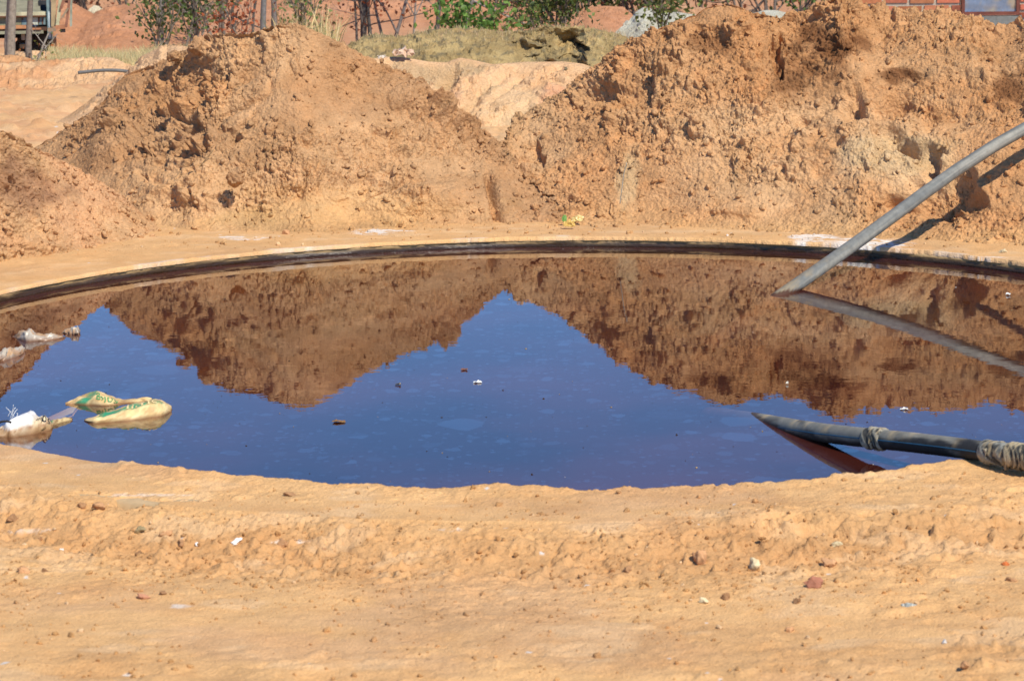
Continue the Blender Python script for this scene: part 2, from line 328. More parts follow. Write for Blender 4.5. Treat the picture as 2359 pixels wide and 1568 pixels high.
# ------------------------------------------------------------------ tank and water
def build_tank():
    t = empty('water_tank', (TC[0], TC[1], 0)); tag(t, 'round sunken concrete tank holding the dark pond water', 'tank')
    m, nt, b = new_mat('wet_plaster')
    geo = N(nt, 'ShaderNodeNewGeometry'); sp = N(nt, 'ShaderNodeSeparateXYZ'); nt.links.new(geo.outputs['Position'], sp.inputs[0])
    mp = N(nt, 'ShaderNodeMapping'); mp.inputs['Scale'].default_value = (1, 1, 9); nt.links.new(geo.outputs['Position'], mp.inputs[0])
    n1 = noise(nt, 5, 6, 0.7, mp.outputs[0]); n2 = noise(nt, 60, 4, 0.7, geo.outputs['Position'])
    ad = N(nt, 'ShaderNodeMath', operation='MULTIPLY_ADD'); nt.links.new(n1.outputs[0], ad.inputs[0]); ad.inputs[1].default_value = 0.05; nt.links.new(sp.outputs[2], ad.inputs[2])
    cr = N(nt, 'ShaderNodeValToRGB'); e = cr.color_ramp.elements
    e[0].position = 0.0; e[0].color = (.035, .014, .006, 1); e[1].position = 1; e[1].color = (.55, .42, .25, 1)
    for p, c in ((.50, (.042, .021, .010, 1)), (.62, (.07, .042, .018, 1)), (.74, (.26, .16, .065, 1)), (.86, (.42, .28, .13, 1))):
        q = cr.color_ramp.elements.new(p); q.color = c
    mr = N(nt, 'ShaderNodeMapRange'); mr.inputs[1].default_value = 0.0; mr.inputs[2].default_value = 0.067; nt.links.new(ad.outputs[0], mr.inputs[0]); nt.links.new(mr.outputs[0], cr.inputs[0])
    nt.links.new(cr.outputs[0], b.inputs['Base Color'])
    rr = N(nt, 'ShaderNodeMapRange'); rr.inputs[1].default_value = 0.55; rr.inputs[2].default_value = 0.8; rr.inputs[3].default_value = 0.22; rr.inputs[4].default_value = 0.9
    nt.links.new(mr.outputs[0], rr.inputs[0]); nt.links.new(rr.outputs[0], b.inputs['Roughness'])
    bp = N(nt, 'ShaderNodeBump'); bp.inputs['Strength'].default_value = 0.7; bp.inputs['Distance'].default_value = 0.006; nt.links.new(n2.outputs[0], bp.inputs['Height']); nt.links.new(bp.outputs[0], b.inputs['Normal'])
    n = 720; th = np.linspace(0, 2*np.pi, n, endpoint=False)
    prof = [(TR+.004, -.80), (TR+.004, -.2), (TR+.003, -.02), (TR+.004, .0), (TR+.002, .008), (TR+.005, .016), (TR+.003, .024), (TR+.006, .030), (TR+.02, RIM_Z), (TR+.12, RIM_Z)]
    V = []
    for r, z in prof:
        rr_ = r+0.012*vn(th*7, th*0+z*30, 3)+0.004*vn(th*60, th*0+z*80, 4)*(z > -.1)
        V.append(np.stack([TC[0]+rr_*np.sin(th), TC[1]-rr_*np.cos(th), 0*th+z+0.005*vn(th*25, th*0, 8)*(z > .02)], -1))
    mesh_obj('inner_wall', np.concatenate(V), grid_faces(len(prof), n, True), m, t)
    mc = col_mat('grey_concrete', 0.9, 0.2, 12, 0.2, 0.4)
    prof = [(TR+.12, RIM_Z-.001), (3.05, RIM_Z-.002), (3.075, RIM_Z-.010), (3.08, RIM_Z-.05), (3.085, -.3)]
    V = []
    for r, z in prof:
        rr_ = r+0.012*vn(th*12, th*0, 13)*(r > 3)
        V.append(np.stack([TC[0]+rr_*np.sin(th), TC[1]-rr_*np.cos(th), 0*th+z], -1))
    mesh_obj('outer_lip', np.concatenate(V), grid_faces(len(prof), n, True), mc, t, (.47, .33, .18))
    V = np.stack([TC[0]+(TR+.003)*np.sin(th), TC[1]-(TR+.003)*np.cos(th), 0*th-.79], -1)
    mesh_obj('tank_floor', V, [tuple(range(n-1, -1, -1))], col_mat('sludge', .9, .2, 5), t, (.03, .014, .006), smooth=False)
    # water: a real body of tea-brown liquid with a mirror-smooth, slightly filmy surface
    m, nt, b = new_mat('tea_water'); nt.nodes.remove(b); out = nt.nodes['Material Output']
    geo = N(nt, 'ShaderNodeNewGeometry'); fr = N(nt, 'ShaderNodeFresnel'); fr.inputs[0].default_value = 1.40
    mp = N(nt, 'ShaderNodeMapping'); mp.inputs['Scale'].default_value = (0.45, 1, 1); nt.links.new(geo.outputs['Position'], mp.inputs[0])
    nb = noise(nt, 7, 3, 0.6, geo.outputs['Position']); bp = N(nt, 'ShaderNodeBump'); bp.inputs['Strength'].default_value = 1.0; bp.inputs['Distance'].default_value = 0.00032
    nt.links.new(nb.outputs[0], bp.inputs['Height'])
    gl = N(nt, 'ShaderNodeBsdfGlossy'); gl.inputs['Roughness'].default_value = 0.0; gl.inputs[0].default_value = (1, 1, 1, 1); nt.links.new(bp.outputs[0], gl.inputs['Normal'])
    # thin islands of oily film
    def patches(scale, thr, seed):
        mp2 = N(nt, 'ShaderNodeMapping'); mp2.inputs['Location'].default_value = (seed, seed*2.1, 0); mp2.inputs['Scale'].default_value = (1.25, 1, 1); nt.links.new(geo.outputs['Position'], mp2.inputs[0])
        dn = noise(nt, scale*1.2, 3, 0.6, mp2.outputs[0]); ad = N(nt, 'ShaderNodeVectorMath', operation='MULTIPLY_ADD'); nt.links.new(dn.outputs['Color'], ad.inputs[0]); ad.inputs[1].default_value = (.75/scale,)*3; nt.links.new(mp2.outputs[0], ad.inputs[2])
        vo = N(nt, 'ShaderNodeTexVoronoi'); vo.voronoi_dimensions = '2D'; vo.inputs['Scale'].default_value = scale; vo.inputs['Randomness'].default_value = 1; nt.links.new(ad.outputs[0], vo.inputs['Vector'])
        wn = N(nt, 'ShaderNodeSeparateColor'); nt.links.new(vo.outputs['Color'], wn.inputs[0])
        ra = N(nt, 'ShaderNodeMapRange'); ra.inputs[1].default_value = thr; ra.inputs[2].default_value = 1.0; ra.inputs[3].default_value = 0.0; ra.inputs[4].default_value = 0.42; nt.links.new(wn.outputs[0], ra.inputs[0])
        lt = N(nt, 'ShaderNodeMath', operation='SUBTRACT'); nt.links.new(ra.outputs[0], lt.inputs[0]); nt.links.new(vo.outputs['Distance'], lt.inputs[1])
        s2 = N(nt, 'ShaderNodeMapRange'); s2.inputs[1].default_value = 0.0; s2.inputs[2].default_value = 0.03; nt.links.new(lt.outputs[0], s2.inputs[0])
        ml = N(nt, 'ShaderNodeMath', operation='MULTIPLY'); nt.links.new(s2.outputs[0], ml.inputs[0]); nt.links.new(wn.outputs[1], ml.inputs[1])
        return ml.outputs[0]
    p1 = patches(3.4, .58, 3.3); p2 = patches(10, .45, 7.7); p3 = patches(30, .5, 1.7)
    mxx = N(nt, 'ShaderNodeMath', operation='MAXIMUM'); nt.links.new(p1, mxx.inputs[0]); nt.links.new(p2, mxx.inputs[1])
    mx3 = N(nt, 'ShaderNodeMath', operation='MAXIMUM'); nt.links.new(mxx.outputs[0], mx3.inputs[0]); nt.links.new(p3, mx3.inputs[1])
    film = N(nt, 'ShaderNodeMath', operation='MULTIPLY'); nt.links.new(mx3.outputs[0], film.inputs[0]); film.inputs[1].default_value = 0.085
    fa = N(nt, 'ShaderNodeMath', operation='ADD'); nt.links.new(fr.outputs[0], fa.inputs[0]); nt.links.new(film.outputs[0], fa.inputs[1])
    bf = N(nt, 'ShaderNodeMath', operation='SUBTRACT'); bf.inputs[0].default_value = 1; nt.links.new(geo.outputs['Backfacing'], bf.inputs[1])
    ff = N(nt, 'ShaderNodeMath', operation='MULTIPLY'); nt.links.new(fa.outputs[0], ff.inputs[0]); nt.links.new(bf.outputs[0], ff.inputs[1])
    trn = N(nt, 'ShaderNodeBsdfTransparent'); dif = N(nt, 'ShaderNodeBsdfDiffuse'); dif.inputs[0].default_value = (.13, .030, .020, 1)
    nm = noise(nt, 0.9, 3, 0.5, geo.outputs['Position']); mm = N(nt, 'ShaderNodeMapRange'); mm.inputs[1].default_value = .35; mm.inputs[2].default_value = .7; mm.inputs[3].default_value = .18; mm.inputs[4].default_value = .55
    nt.links.new(nm.outputs[0], mm.inputs[0]); m2 = N(nt, 'ShaderNodeMath', operation='MULTIPLY'); nt.links.new(mm.outputs[0], m2.inputs[0]); nt.links.new(bf.outputs[0], m2.inputs[1])
    mA = N(nt, 'ShaderNodeMixShader'); nt.links.new(m2.outputs[0], mA.inputs[0]); nt.links.new(trn.outputs[0], mA.inputs[1]); nt.links.new(dif.outputs[0], mA.inputs[2])
    mB = N(nt, 'ShaderNodeMixShader'); nt.links.new(ff.outputs[0], mB.inputs[0]); nt.links.new(mA.outputs[0], mB.inputs[1]); nt.links.new(gl.outputs[0], mB.inputs[2])
    nt.links.new(mB.outputs[0], out.inputs[0])
    va = N(nt, 'ShaderNodeVolumeAbsorption'); va.inputs[0].default_value = (.86, .60, .05, 1); va.inputs[1].default_value = 10; nt.links.new(va.outputs[0], out.inputs['Volume'])
    n = 256; th = np.linspace(0, 2*np.pi, n, endpoint=False); rw = TR-.004
    top = np.stack([TC[0]+rw*np.sin(th), TC[1]-rw*np.cos(th), 0*th], -1); bot = top.copy(); bot[:, 2] = -.78
    Fc = [tuple(range(n)), tuple(range(2*n-1, n-1, -1))]+[(i, n+i, n+(i+1) % n, (i+1) % n) for i in range(n)]
    w = mesh_obj('water', np.concatenate([top, bot]), Fc, m, None, smooth=False); tag(w, kind='structure')
build_tank()

# ------------------------------------------------------------------ heaps of soil
def heap(name, label, crest, foot, mat, colf, nx, nt_, dispf, zf=0.02, back=0.9, bulge=0.92, cat='soil heap', extra=None, group=None, store=True, backn=0.35):
    """crest: (u,v,D) on the skyline of the heap; foot: (u,v) or (u,v,D)"""
    Cp = np.array([at(u, v, D=d) for u, v, d in crest]); Fp = np.array([at(f[0], f[1], D=f[2]) if len(f) > 2 else at(f[0], f[1], z=0.035) for f in foot])
    x0, x1 = Cp[0, 0], Cp[-1, 0]
    xs = np.linspace(x0, x1, nx)
    yc = np.interp(xs, Cp[:, 0], Cp[:, 1]); zc = np.interp(xs, Cp[:, 0], Cp[:, 2]); yf = np.interp(xs, Fp[:, 0], Fp[:, 1]); zff = np.interp(xs, Fp[:, 0], Fp[:, 2])-0.22 if zf is None else zf+0*xs
    def soft(a, k):
        w = np.ones(2*k+1)/(2*k+1); return np.convolve(np.pad(a, k, mode='edge'), w, 'valid')
    k = max(1, nx//160); zc = soft(zc, k); yc = soft(yc, k*3); yf = soft(yf, k*3)
    nb = int(nt_*backn)
    t = np.concatenate([np.linspace(0, 1, nt_), 1+np.linspace(0, 1, nb+1)[1:]])
    T_, X = np.meshgrid(t, xs, indexing='ij')
    tf = np.clip(T_, 0, 1); tb = np.clip(T_-1, 0, 1)
    Y = yf+(yc-yf)*tf+tb*back*np.maximum(zc-zff, .25)*1.5
    Z = zff+(zc-zff)*(tf**bulge-.05*np.exp(-((tf-.10)/.09)**2))*(1-tb)-tb*0.15
    # round the crest a little
    cz = np.exp(-((T_-1)/0.05)**2); Z = Z-0.012*cz
    P0 = np.stack([X, Y, Z], -1)
    du = np.gradient(P0, axis=1); dv = np.gradient(P0, axis=0); nrm = np.cross(du, dv); nrm /= np.linalg.norm(nrm, axis=2)[..., None]+1e-9
    if nrm[nt_//2, nx//2, 2] < 0: nrm = -nrm
    nrm = soft2(nrm, 6)
    B = .68*Y+.78*Z+tb*.4
    u, v = proj(P0)
    d = dispf(X, B, tf, u, v)
    fb = sm(0, .10, tb); d = (d*(1-fb)-.07*fb)*sm(0.0, .30, zc-zff+.02)[None]; ctx = nrm*d[..., None]
    P = P0+ctx
    # keep the skyline at its surveyed height whatever the lumps did to it
    _, vv = proj(P[:]); vmin = vv.min(0); vt = np.interp(xs, Cp[:, 0], [c_[1] for c_ in crest]); k2 = max(2, nx//90)
    dz = soft(soft(vmin-vt, k2), k2)*yc/F_PX
    dz = np.clip(dz, -.12, .12)*sm(.03, .16, zc-zff)
    P[..., 2] += dz[None]*np.where(T_ > 1, 1-tb, tf**1.6)
    if extra is not None: P = extra(P, X, B, T_, u, v)
    u, v = proj(P)
    c = colf(X, B, tf, u, v, d)
    if zf is not None and zf > .01: c = mixc(c, SAND*.96, (1-sm(.02, .20, tf+.10*fbm(X*3, B*4, 99, 4)))*.75)
    o = mesh_obj(name, P.reshape(-1, 3), grid_faces(P.shape[0], nx), mat, None, np.clip(c, 0, .9).reshape(-1, 3))
    tag(o, label, cat, group)
    if store: HEAPV.append((name, P[:nt_].reshape(-1, 3), nrm[:nt_].reshape(-1, 3), c[:nt_].reshape(-1, 3)))
    return o
def soft2(a, k):
    b = a.copy()
    for ax in (0, 1):
        cs = np.cumsum(np.pad(b, [(k+1, k) if i == ax else (0, 0) for i in range(a.ndim)], mode='edge'), axis=ax)
        n = b.shape[ax]; hi = np.take(cs, range(2*k+1, 2*k+1+n), axis=ax); lo = np.take(cs, range(0, n), axis=ax); b = (hi-lo)/(2*k+1)
    return b
def lumps(x, b, s, big=1.0, mid=1.0, fine=1.0, rough=None):
    if rough is None: rough = 1.0
    L = big*(0.14*fbm(x*1.3, b*1.3, s, 3)+0.8*clods(x, b, .34, s+1, .45, .15, .5, .35)*0.5)
    L = L + mid*rough*(1.0*clods(x, b, .15, s+2, .55, .12, .55, .35)+1.05*clods(x, b, .075, s+3, .7, .15, .58, .3))
    L = L + fine*np.clip(rough+.15, 0, 1.2)*(.8*clods(x, b, .038, s+4, .85, .15, .6, .3)+1.15*clods(x, b, .019, s+5, .9, .2, .62, .2)) + 0.012*fbm(x*18, b*18, s+6, 3)
    cr = np.abs(fbm(x*5.5, b*5.5, s+8, 5, .6)); cr2 = np.abs(fbm(x*15, b*15, s+9, 4, .6))
    L = L - rough*(.016*(1-sm(0, .05, cr))+.008*(1-sm(0, .09, cr2))) + .02*rough*fbm(x*9, b*9, s+10, 5, .62)
    return L
# left heap ------------------------------------------------------------
def d_left(X, B, t, u, v):
    r = 0.10+0.90*sm(-.08, .28, fbm(X*1.1, B*1.6, 201, 4)+.35*(t-.35)+.04)
    ruin = blob(u, v, 460, 370, 260, 120, 202, .6); r = np.clip(r+ruin*.5, 0, 1.25)
    smooth_ = np.maximum(blob(u, v, 790, 470, 170, 60, 203, .5, .4), blob(u, v, 690, 120, 170, 60, 204, .5, .4)*.55); r = r*(1-.8*smooth_)
    d = lumps(X, B, 210, 0.95, 1.1, 0.95, r)-0.06
    d = d - 0.06*sm(.10, .34, fbm(X*2.2+4, B*2.2, 205, 5, .6))*ruin
    # crack with a shelf at the lower right
    d = d + 0.05*sm(0, 12, (v-(425-0.28*(u-900))))*blob(u, v, 960, 430, 150, 60, 206, .4, .2)
    d = d - 0.07*np.exp(-((u-1135-0.22*(v-430))/10)**2)*sm(380, 410, v)*(1-sm(500, 530, v))
    return d*sm(-.02, .22, t)
def c_left(X, B, t, u, v, d):
    c = mixc(TAN, TAN2, sm(.0, .4, fbm(X*1.4, B*1.4, 220, 4)+.1)); c = mixc(c, TAN2*1.04, blob(u, v, 900, 400, 330, 160, 221, .6)*.75)
    c = mixc(c, ORANGE*.95, np.maximum(blob(u, v, 400, 200, 150, 60, 222, .5), blob(u, v, 800, 180, 130, 60, 225, .5)*.6)*.65); c = mixc(c, SAND, blob(u, v, 850, 480, 300, 50, 223, .6)*.7)
    c = mixc(c, np.array((.55, .34, .15)), blob(u, v, 560, 510, 130, 30, 224)*.6)
    return c*(1+.12*fbm(X*12, B*12, 226, 3))[..., None]
heap('soil_heap', 'big tan earth heap with a rounded top behind the left side of the tank',
     [(60, 345, 15.9), (100, 322, 15.8), (153, 285, 15.75), (207, 250, 15.7), (230, 212, 15.65), (277, 172, 15.6), (310, 160, 15.6), (345, 150, 15.55), (373, 142, 15.5), (430, 110, 15.4), (457, 85, 15.3), (497, 77, 15.2), (564, 78, 15.1), (602, 66, 15.05), (633, 57, 15), (690, 55, 15),
      (720, 68, 15), (771, 90, 15.05), (810, 112, 15.1), (865, 140, 15.1), (967, 180, 15.15), (1029, 222, 15.1), (1084, 272, 15.05), (1120, 300, 15.0), (1180, 350, 14.9), (1250, 420, 14.7), (1300, 470, 14.5)],
     [(100, 440, 14.9), (200, 470, 14.6), (300, 500, 14.3), (420, 520, 14.1), (560, 540), (700, 542), (1000, 532), (1150, 528), (1300, 520)], M_SOIL, c_left, 920, 340, d_left, back=1.5)
# right heap -----------------------------------------------------------
RC = [(1090, 430, 14.6), (1130, 370, 14.9), (1165, 300, 15.15), (1182, 272, 15.3), (1200, 262, 15.35), (1240, 238, 15.4), (1300, 202, 15.4), (1360, 150, 15.4), (1400, 112, 15.35), (1447, 88, 15.35), (1470, 74, 15.3), (1530, 58, 15.3), (1580, 38, 15.3), (1620, 18, 15.3), (1675, 9, 15.25), (1710, 17, 15.2), (1745, 32, 15.2), (1800, 36, 15.2),
      (1850, 22, 15.2), (1875, 8, 15.15), (1905, -8, 15.1), (1935, -14, 15.1), (1965, -14, 15.1), (1990, 4, 15.1), (2060, 18, 15.05), (2120, 20, 15), (2190, 22, 14.95), (2210, 26, 14.95), (2250, 36, 14.9), (2290, 54, 14.85), (2320, 54, 14.8), (2340, 42, 14.75), (2400, 48, 14.7), (2500, 60, 14.6), (2650, 110, 14.4), (2800, 220, 14.2), (2950, 400, 14.0), (3060, 560, 13.9)]
def d_right(X, B, t, u, v):
    r = 0.12+0.88*sm(-.10, .26, fbm(X*1.1, B*1.6, 301, 4)+.35*(t-.3)+.04)
    ruin = np.maximum(blob(u, v, 2080, 330, 300, 150, 302, .6), blob(u, v, 1450, 240, 260, 90, 312, .5)*.6); r = np.clip(r+ruin*.35, 0, 1.25)
    r = r*(1-.75*np.maximum.reduce([blob(u, v, 1560, 440, 170, 80, 303, .5, .4), blob(u, v, 1750, 470, 200, 60, 304, .5, .4)*.7, blob(u, v, 1560, 62, 110, 24, 305, .5, .3), blob(u, v, 1660, 30, 80, 22, 306, .5, .3)]))
    d = lumps(X, B, 310, 0.75, 0.85, 0.9, r)-0.07
    # broken blocky band: a scarp that undercuts to the left
    d = d - 0.13*sm(.10, .28, fbm(X*2.0+9, B*1.6, 307, 4))*ruin
    d = d - 0.08*blob(u, v, 1790, 135, 18, 45, 308, .7, 1.1) - 0.035*blob(u, v, 1640, 95, 60, 22, 309, .7, 1.2) - .03*blob(u, v, 2075, 175, 50, 18, 311, .7, 1.2) - .03*blob(u, v, 1910, 105, 70, 30, 313, .7, 1.3) - .05*blob(u, v, 1225, 345, 22, 22, 314, .6, 1.)
    d = d + 0.05*blob(u, v, 1700, 480, 60, 20, 315, .6, .4)
    return d*sm(-.02, .22, t)
def c_right(X, B, t, u, v, d):
    c = mixc(ORANGE, TAN2*.98, sm(.0, .4, fbm(X*1.4, B*1.4, 320, 4)+.1)); c = mixc(c, ORANGE*.92, sm(250, 90, v)*.6)
    c = mixc(c, PALE*.98, np.maximum.reduce([blob(u, v, 2080, 370, 230, 110, 321, .6), blob(u, v, 1760, 280, 300, 70, 322, .7)*.7, blob(u, v, 1620, 400, 260, 100, 323, .7)*.6])*.72)
    c = mixc(c, np.array((.58, .42, .23)), np.maximum(blob(u, v, 2080, 350, 130, 50, 324, .5)*.55, blob(u, v, 1450, 420, 30, 70, 331, .5)*.6))
    c = mixc(c, MOIST, np.maximum.reduce([blob(u, v, 1900, 110, 85, 55, 325, .6, 1.1), blob(u, v, 1820, 180, 60, 60, 326, .6, 1.1)*.8, blob(u, v, 2080, 175, 55, 20, 327, .6), blob(u, v, 2330, 195, 50, 50, 328, .6), blob(u, v, 1640, 100, 60, 26, 329, .6)*.75])*.88)
    return c*(1+.12*fbm(X*12, B*12, 330, 3))[..., None]
heap('soil_heap', 'largest orange-brown earth heap on the right, with dark damp patches near its top', RC,
     [(1090, 525), (1200, 522), (1500, 530), (1800, 545), (2000, 560), (2100, 566), (2200, 578), (2359, 590), (2500, 606), (2800, 630), (3060, 650)], M_SOIL, c_right, 1100, 400, d_right, back=1.5)
# low heap at the left edge -----------------------------------------------
def d_low(X, B, t, u, v):
    r = 0.5+0.5*sm(-.2, .2, fbm(X*1.5, B*1.9, 401, 4)+.1)
    return (lumps(X, B, 410, 0.45, 0.6, 0.85, r)-.04)*sm(0, .12, t+.02)
def c_low(X, B, t, u, v, d):
    c = mixc(TAN2, np.array((.62, .35, .18)), sm(-.1, .3, fbm(X*2, B*2, 420, 4)))
    c = mixc(c, np.array((.24, .115, .065)), np.maximum(blob(u, v, 60, 440, 110, 60, 421, .7, 1.1), blob(u, v, 20, 395, 50, 50, 422, .7))*.65)
    return c*(1+.10*fbm(X*12, B*12, 426, 3))[..., None]
heap('soil_heap', 'low crumbly earth heap with a purplish damp patch at the left edge of the photo',
     [(-760, 690, 12.4), (-640, 560, 12.5), (-420, 330, 12.7), (-200, 285, 13.0), (-60, 278, 13.35), (0, 292, 13.6), (60, 322, 13.8), (110, 347, 13.95), (190, 387, 14.1), (270, 432, 14.22), (330, 482, 14.32), (370, 520, 14.35), (400, 540, 14.3), (430, 552, 14.15)],
     [(-760, 740), (-420, 690), (-200, 640), (0, 606), (100, 592), (200, 577), (300, 566), (400, 558), (430, 556)], M_SOIL, c_low, 640, 190, d_low, back=2.4)
# pink bank ------------------------------------------------------------
def d_pink(X, B, t, u, v):
    rib = np.abs(fbm((X*2.6-B*1.4), B*.45, 501, 3)); rib = 1-np.clip(rib*3.2, 0, 1)
    m = sm(.98, .8, t)
    return (0.10*fbm(X*1.5, B*1.5, 502, 3)-0.12*rib*m+.7*clods(X, B, .16, 503, .5)*m+0.9*clods(X, B, .07, 504, .7)*m*sm(-.2, .1, fbm(X*2, B*2, 505, 3))+.02*m*fbm(X*9, B*9, 507, 4)+.4*clods(X, B, .03, 506, .5)*m)-0.02
def c_pink(X, B, t, u, v, d):
    c = mixc(PINK, np.array((.60, .31, .18)), sm(0, .3, fbm(X*2.5, B*2.5, 511, 4))*.7); c = mixc(c, np.array((.40, .31, .18)), sm(.1, .3, fbm(X*3-B*2.0, B*3.0, 512, 4))*.55*sm(.98, .9, t))
    return mixc(c, PALE, blob(u, v, 1150, 250, 120, 50, 513, .6)*.7)
heap('soil_bank', 'pinkish eroded bank with a smooth top seen in the gap between the two big heaps',
     [(760, 160, 19.6), (840, 140, 19.7), (880, 131, 19.8), (930, 132, 19.8), (985, 142, 19.8), (1030, 144, 19.8), (1062, 133, 19.8), (1100, 141, 19.8), (1135, 148, 19.8), (1200, 143, 19.8), (1300, 142, 19.8), (1345, 147, 19.8), (1375, 156, 19.8), (1430, 190, 19.8)],
     [(760, 275, 19.1), (1000, 280, 18.9), (1200, 285, 18.8), (1430, 270, 19.0)], M_SOIL, c_pink, 460, 150, d_pink, zf=.0, back=1.2, bulge=.7, cat='earth bank')
heap('soil_bank', 'pale pinkish earth shoulder rising to the left heap beside the dry grass',
     [(120, 285, 19.9), (170, 258, 20.0), (220, 222, 20.0), (262, 190, 20.0), (300, 160, 19.9), (330, 128, 19.8), (362, 112, 19.7), (372, 104, 19.6), (420, 106, 19.5), (470, 112, 19.4), (560, 160, 19.3)],
     [(120, 290, 19.2), (300, 290, 18.4), (560, 290, 18.4)], M_SOIL, lambda X, B, t, u, v, d: mixc(PINK, TAN2, sm(0, .3, fbm(X*3, B*3, 531, 4)))*1.0, 260, 90,
     lambda X, B, t, u, v: 0.05*fbm(X*2, B*2, 532, 4)+.8*clods(X, B, .09, 533, .5)+.6*clods(X, B, .04, 534, .7)-.01, zf=.0, back=1.2, bulge=.8, cat='earth bank')
# low rough ridge in front of the truck and grass -----------------------------
def low_bank(label, cr, ft, s, col, name='soil_bank', cat='earth bank', nx=300, nt_=50):
    return heap(name, label, cr, ft, M_SOIL, lambda X, B, t, u, v, d: mixc(col, col*np.array((.85, .72, .65)), sm(0, .3, fbm(X*3, B*3, s, 4))), nx, nt_,
                lambda X, B, t, u, v: 0.05*fbm(X*2, B*2, s+1, 4)+.9*clods(X, B, .12, s+2, .5)+.8*clods(X, B, .05, s+3, .7)-.02, zf=None, back=1.5, bulge=.8, cat=cat)
low_bank('low pinkish ridge of earth in front of the dry grass strip', [(-60, 150, 23.2), (60, 142, 23.3), (150, 135, 23.4), (230, 131, 23.4), (262, 133, 23.3), (295, 148, 23.2), (320, 158, 23.0)], [(-60, 178, 22.2), (150, 172, 22.2), (320, 172, 22.2)], 540, PINK)
low_bank('small rounded earth mound at the foot of the grey tree trunks', [(-60, 132, 24.2), (0, 130, 24.3), (22, 126, 24.3), (45, 128, 24.3), (70, 134, 24.2), (95, 146, 24.0)], [(-60, 150, 23.4), (95, 152, 23.4)], 550, np.array((.60, .33, .16)), 'soil_mound', 'mound', 140)
low_bank('small pale mound under the front of the old truck', [(20, 136, 26.2), (45, 120, 26.4), (80, 116, 26.5), (115, 119, 26.4), (145, 132, 26.2), (160, 142, 26.0)], [(20, 142, 25.6), (160, 144, 25.6)], 555, PINK*.95, 'soil_mound', 'mound', 140)
# olive mound with a dug-out scarp --------------------------------------------
def x_olive(P, X, B, T_, u, v):
    u = u+45*fbm(X*2.5, B*2.5, 569, 4)
    rec = sm(1130, 1265, u)*(1-sm(1330, 1356, u))
    low = sm(1.0, .72, T_)*sm(0, .1, T_+.2)
    P = P.copy(); P[..., 1] += rec*low*(0.30+.4*fbm(X*4, B*4, 567, 4))
    P[..., 1] += 0.35*(1-sm(1346, 1352, u))*sm(1300, 1330, u)*sm(1, .5, T_)
    return P
heap('rubble_mound', 'long olive-brown rubble mound with a dug-out shadowed scarp behind the pink bank',
     [(690, 160, 25.2), (760, 130, 25.3), (805, 105, 25.4), (840, 84, 25.5), (868, 77, 25.5), (920, 84, 25.5), (980, 70, 25.5), (1040, 64, 25.5), (1100, 66, 25.5), (1160, 72, 25.5), (1220, 70, 25.5), (1262, 60, 25.5), (1330, 60, 25.5), (1380, 66, 25.5), (1440, 82, 25.4), (1480, 100, 25.3), (1540, 150, 25.1)],
     [(690, 190, 24.2), (1100, 190, 24.0), (1540, 190, 24.2)], M_SOIL,
     lambda X, B, t, u, v, d: mixc(mixc(OLIVE, OLIVE*1.35, sm(0, .3, fbm(X*4, B*4, 561, 4))), np.array((.16, .14, .09)), sm(.16, .3, fbm(X*14, B*14, 562, 3))*.6), 620, 150,
     lambda X, B, t, u, v: 0.08*fbm(X*1.5, B*1.5, 563, 3)+.7*clods(X, B, .12, 564, .5)+.8*clods(X, B, .055, 565, .7)+.6*clods(X, B, .028, 566, .7)+.05*sm(.82, .95, t)*sm(1160, 1240, u)*(1-sm(1345, 1352, u))-.03, zf=-.1, back=1.5, bulge=.7, cat='mound', extra=x_olive)
# red spoil heaps behind ---------------------------------------------------
def red_heap(label, cr, ft, s, col=FARRED, name='spoil_heap', dcl=1.0, nx=320):
    return heap(name, label, cr, ft, M_SOIL, lambda X, B, t, u, v, d: mixc(col, col*np.array((1.12, 1.15, 1.2)), sm(-.1, .3, fbm(X*2, B*2, s, 4))), nx, 110,
                lambda X, B, t, u, v: 0.10*fbm(X*1.1, B*1.1, s+1, 3)+dcl*sm(-.1, .25, fbm(X*1.1, B*1.1, s+4, 3))*(.5*clods(X, B, .13, s+2, .5)+.5*clods(X, B, .06, s+3, .6)), zf=None, back=1.2, bulge=.8, cat='soil heap', store=False)
red_heap('red earth spoil heap beyond the dry grass, beside the old truck', [(60, 70, 35), (110, 35, 35.2), (140, 10, 35.4), (165, 6, 35.5), (199, 24, 35.7), (215, 32, 35.7), (236, 22, 35.8), (270, 12, 36), (322, 8, 36), (368, 14, 36), (400, 26, 36), (430, 46, 35.8), (456, 64, 35.5), (480, 90, 35.2)],
         [(60, 110, 33.4), (126, 104, 33), (300, 112, 32.8), (480, 112, 33)], 570)
red_heap('small pale cream heap peeping over the red spoil heap at the left', [(190, 34, 37.8), (203, 20, 37.9), (216, 12, 38), (232, 15, 38), (246, 28, 37.9)], [(190, 44, 37.4), (246, 44, 37.4)], 575, np.array((.55, .47, .32)), nx=80)
red_heap('widest red spoil slope behind the bare red-leaved trees', [(440, 60, 42), (500, 20, 42.3), (560, 0, 42.6), (620, -12, 43), (740, -14, 43), (850, -6, 43), (960, 2, 43), (1060, 8, 43), (1100, 8, 42.8), (1150, 20, 42.5), (1200, 60, 42)],
         [(440, 96, 38.4), (800, 98, 38), (1200, 96, 38.4)], 580, FARRED*1.05, nx=460)
red_heap('red spoil heap between the bright green shrub and the leafy bush', [(1090, 62, 37.6), (1115, 40, 37.8), (1140, 20, 38), (1185, 15, 38), (1230, 18, 38), (1290, 30, 38), (1340, 50, 37.8), (1370, 70, 37.6)], [(1090, 92, 36.2), (1370, 92, 36.2)], 585, FARRED*.98)
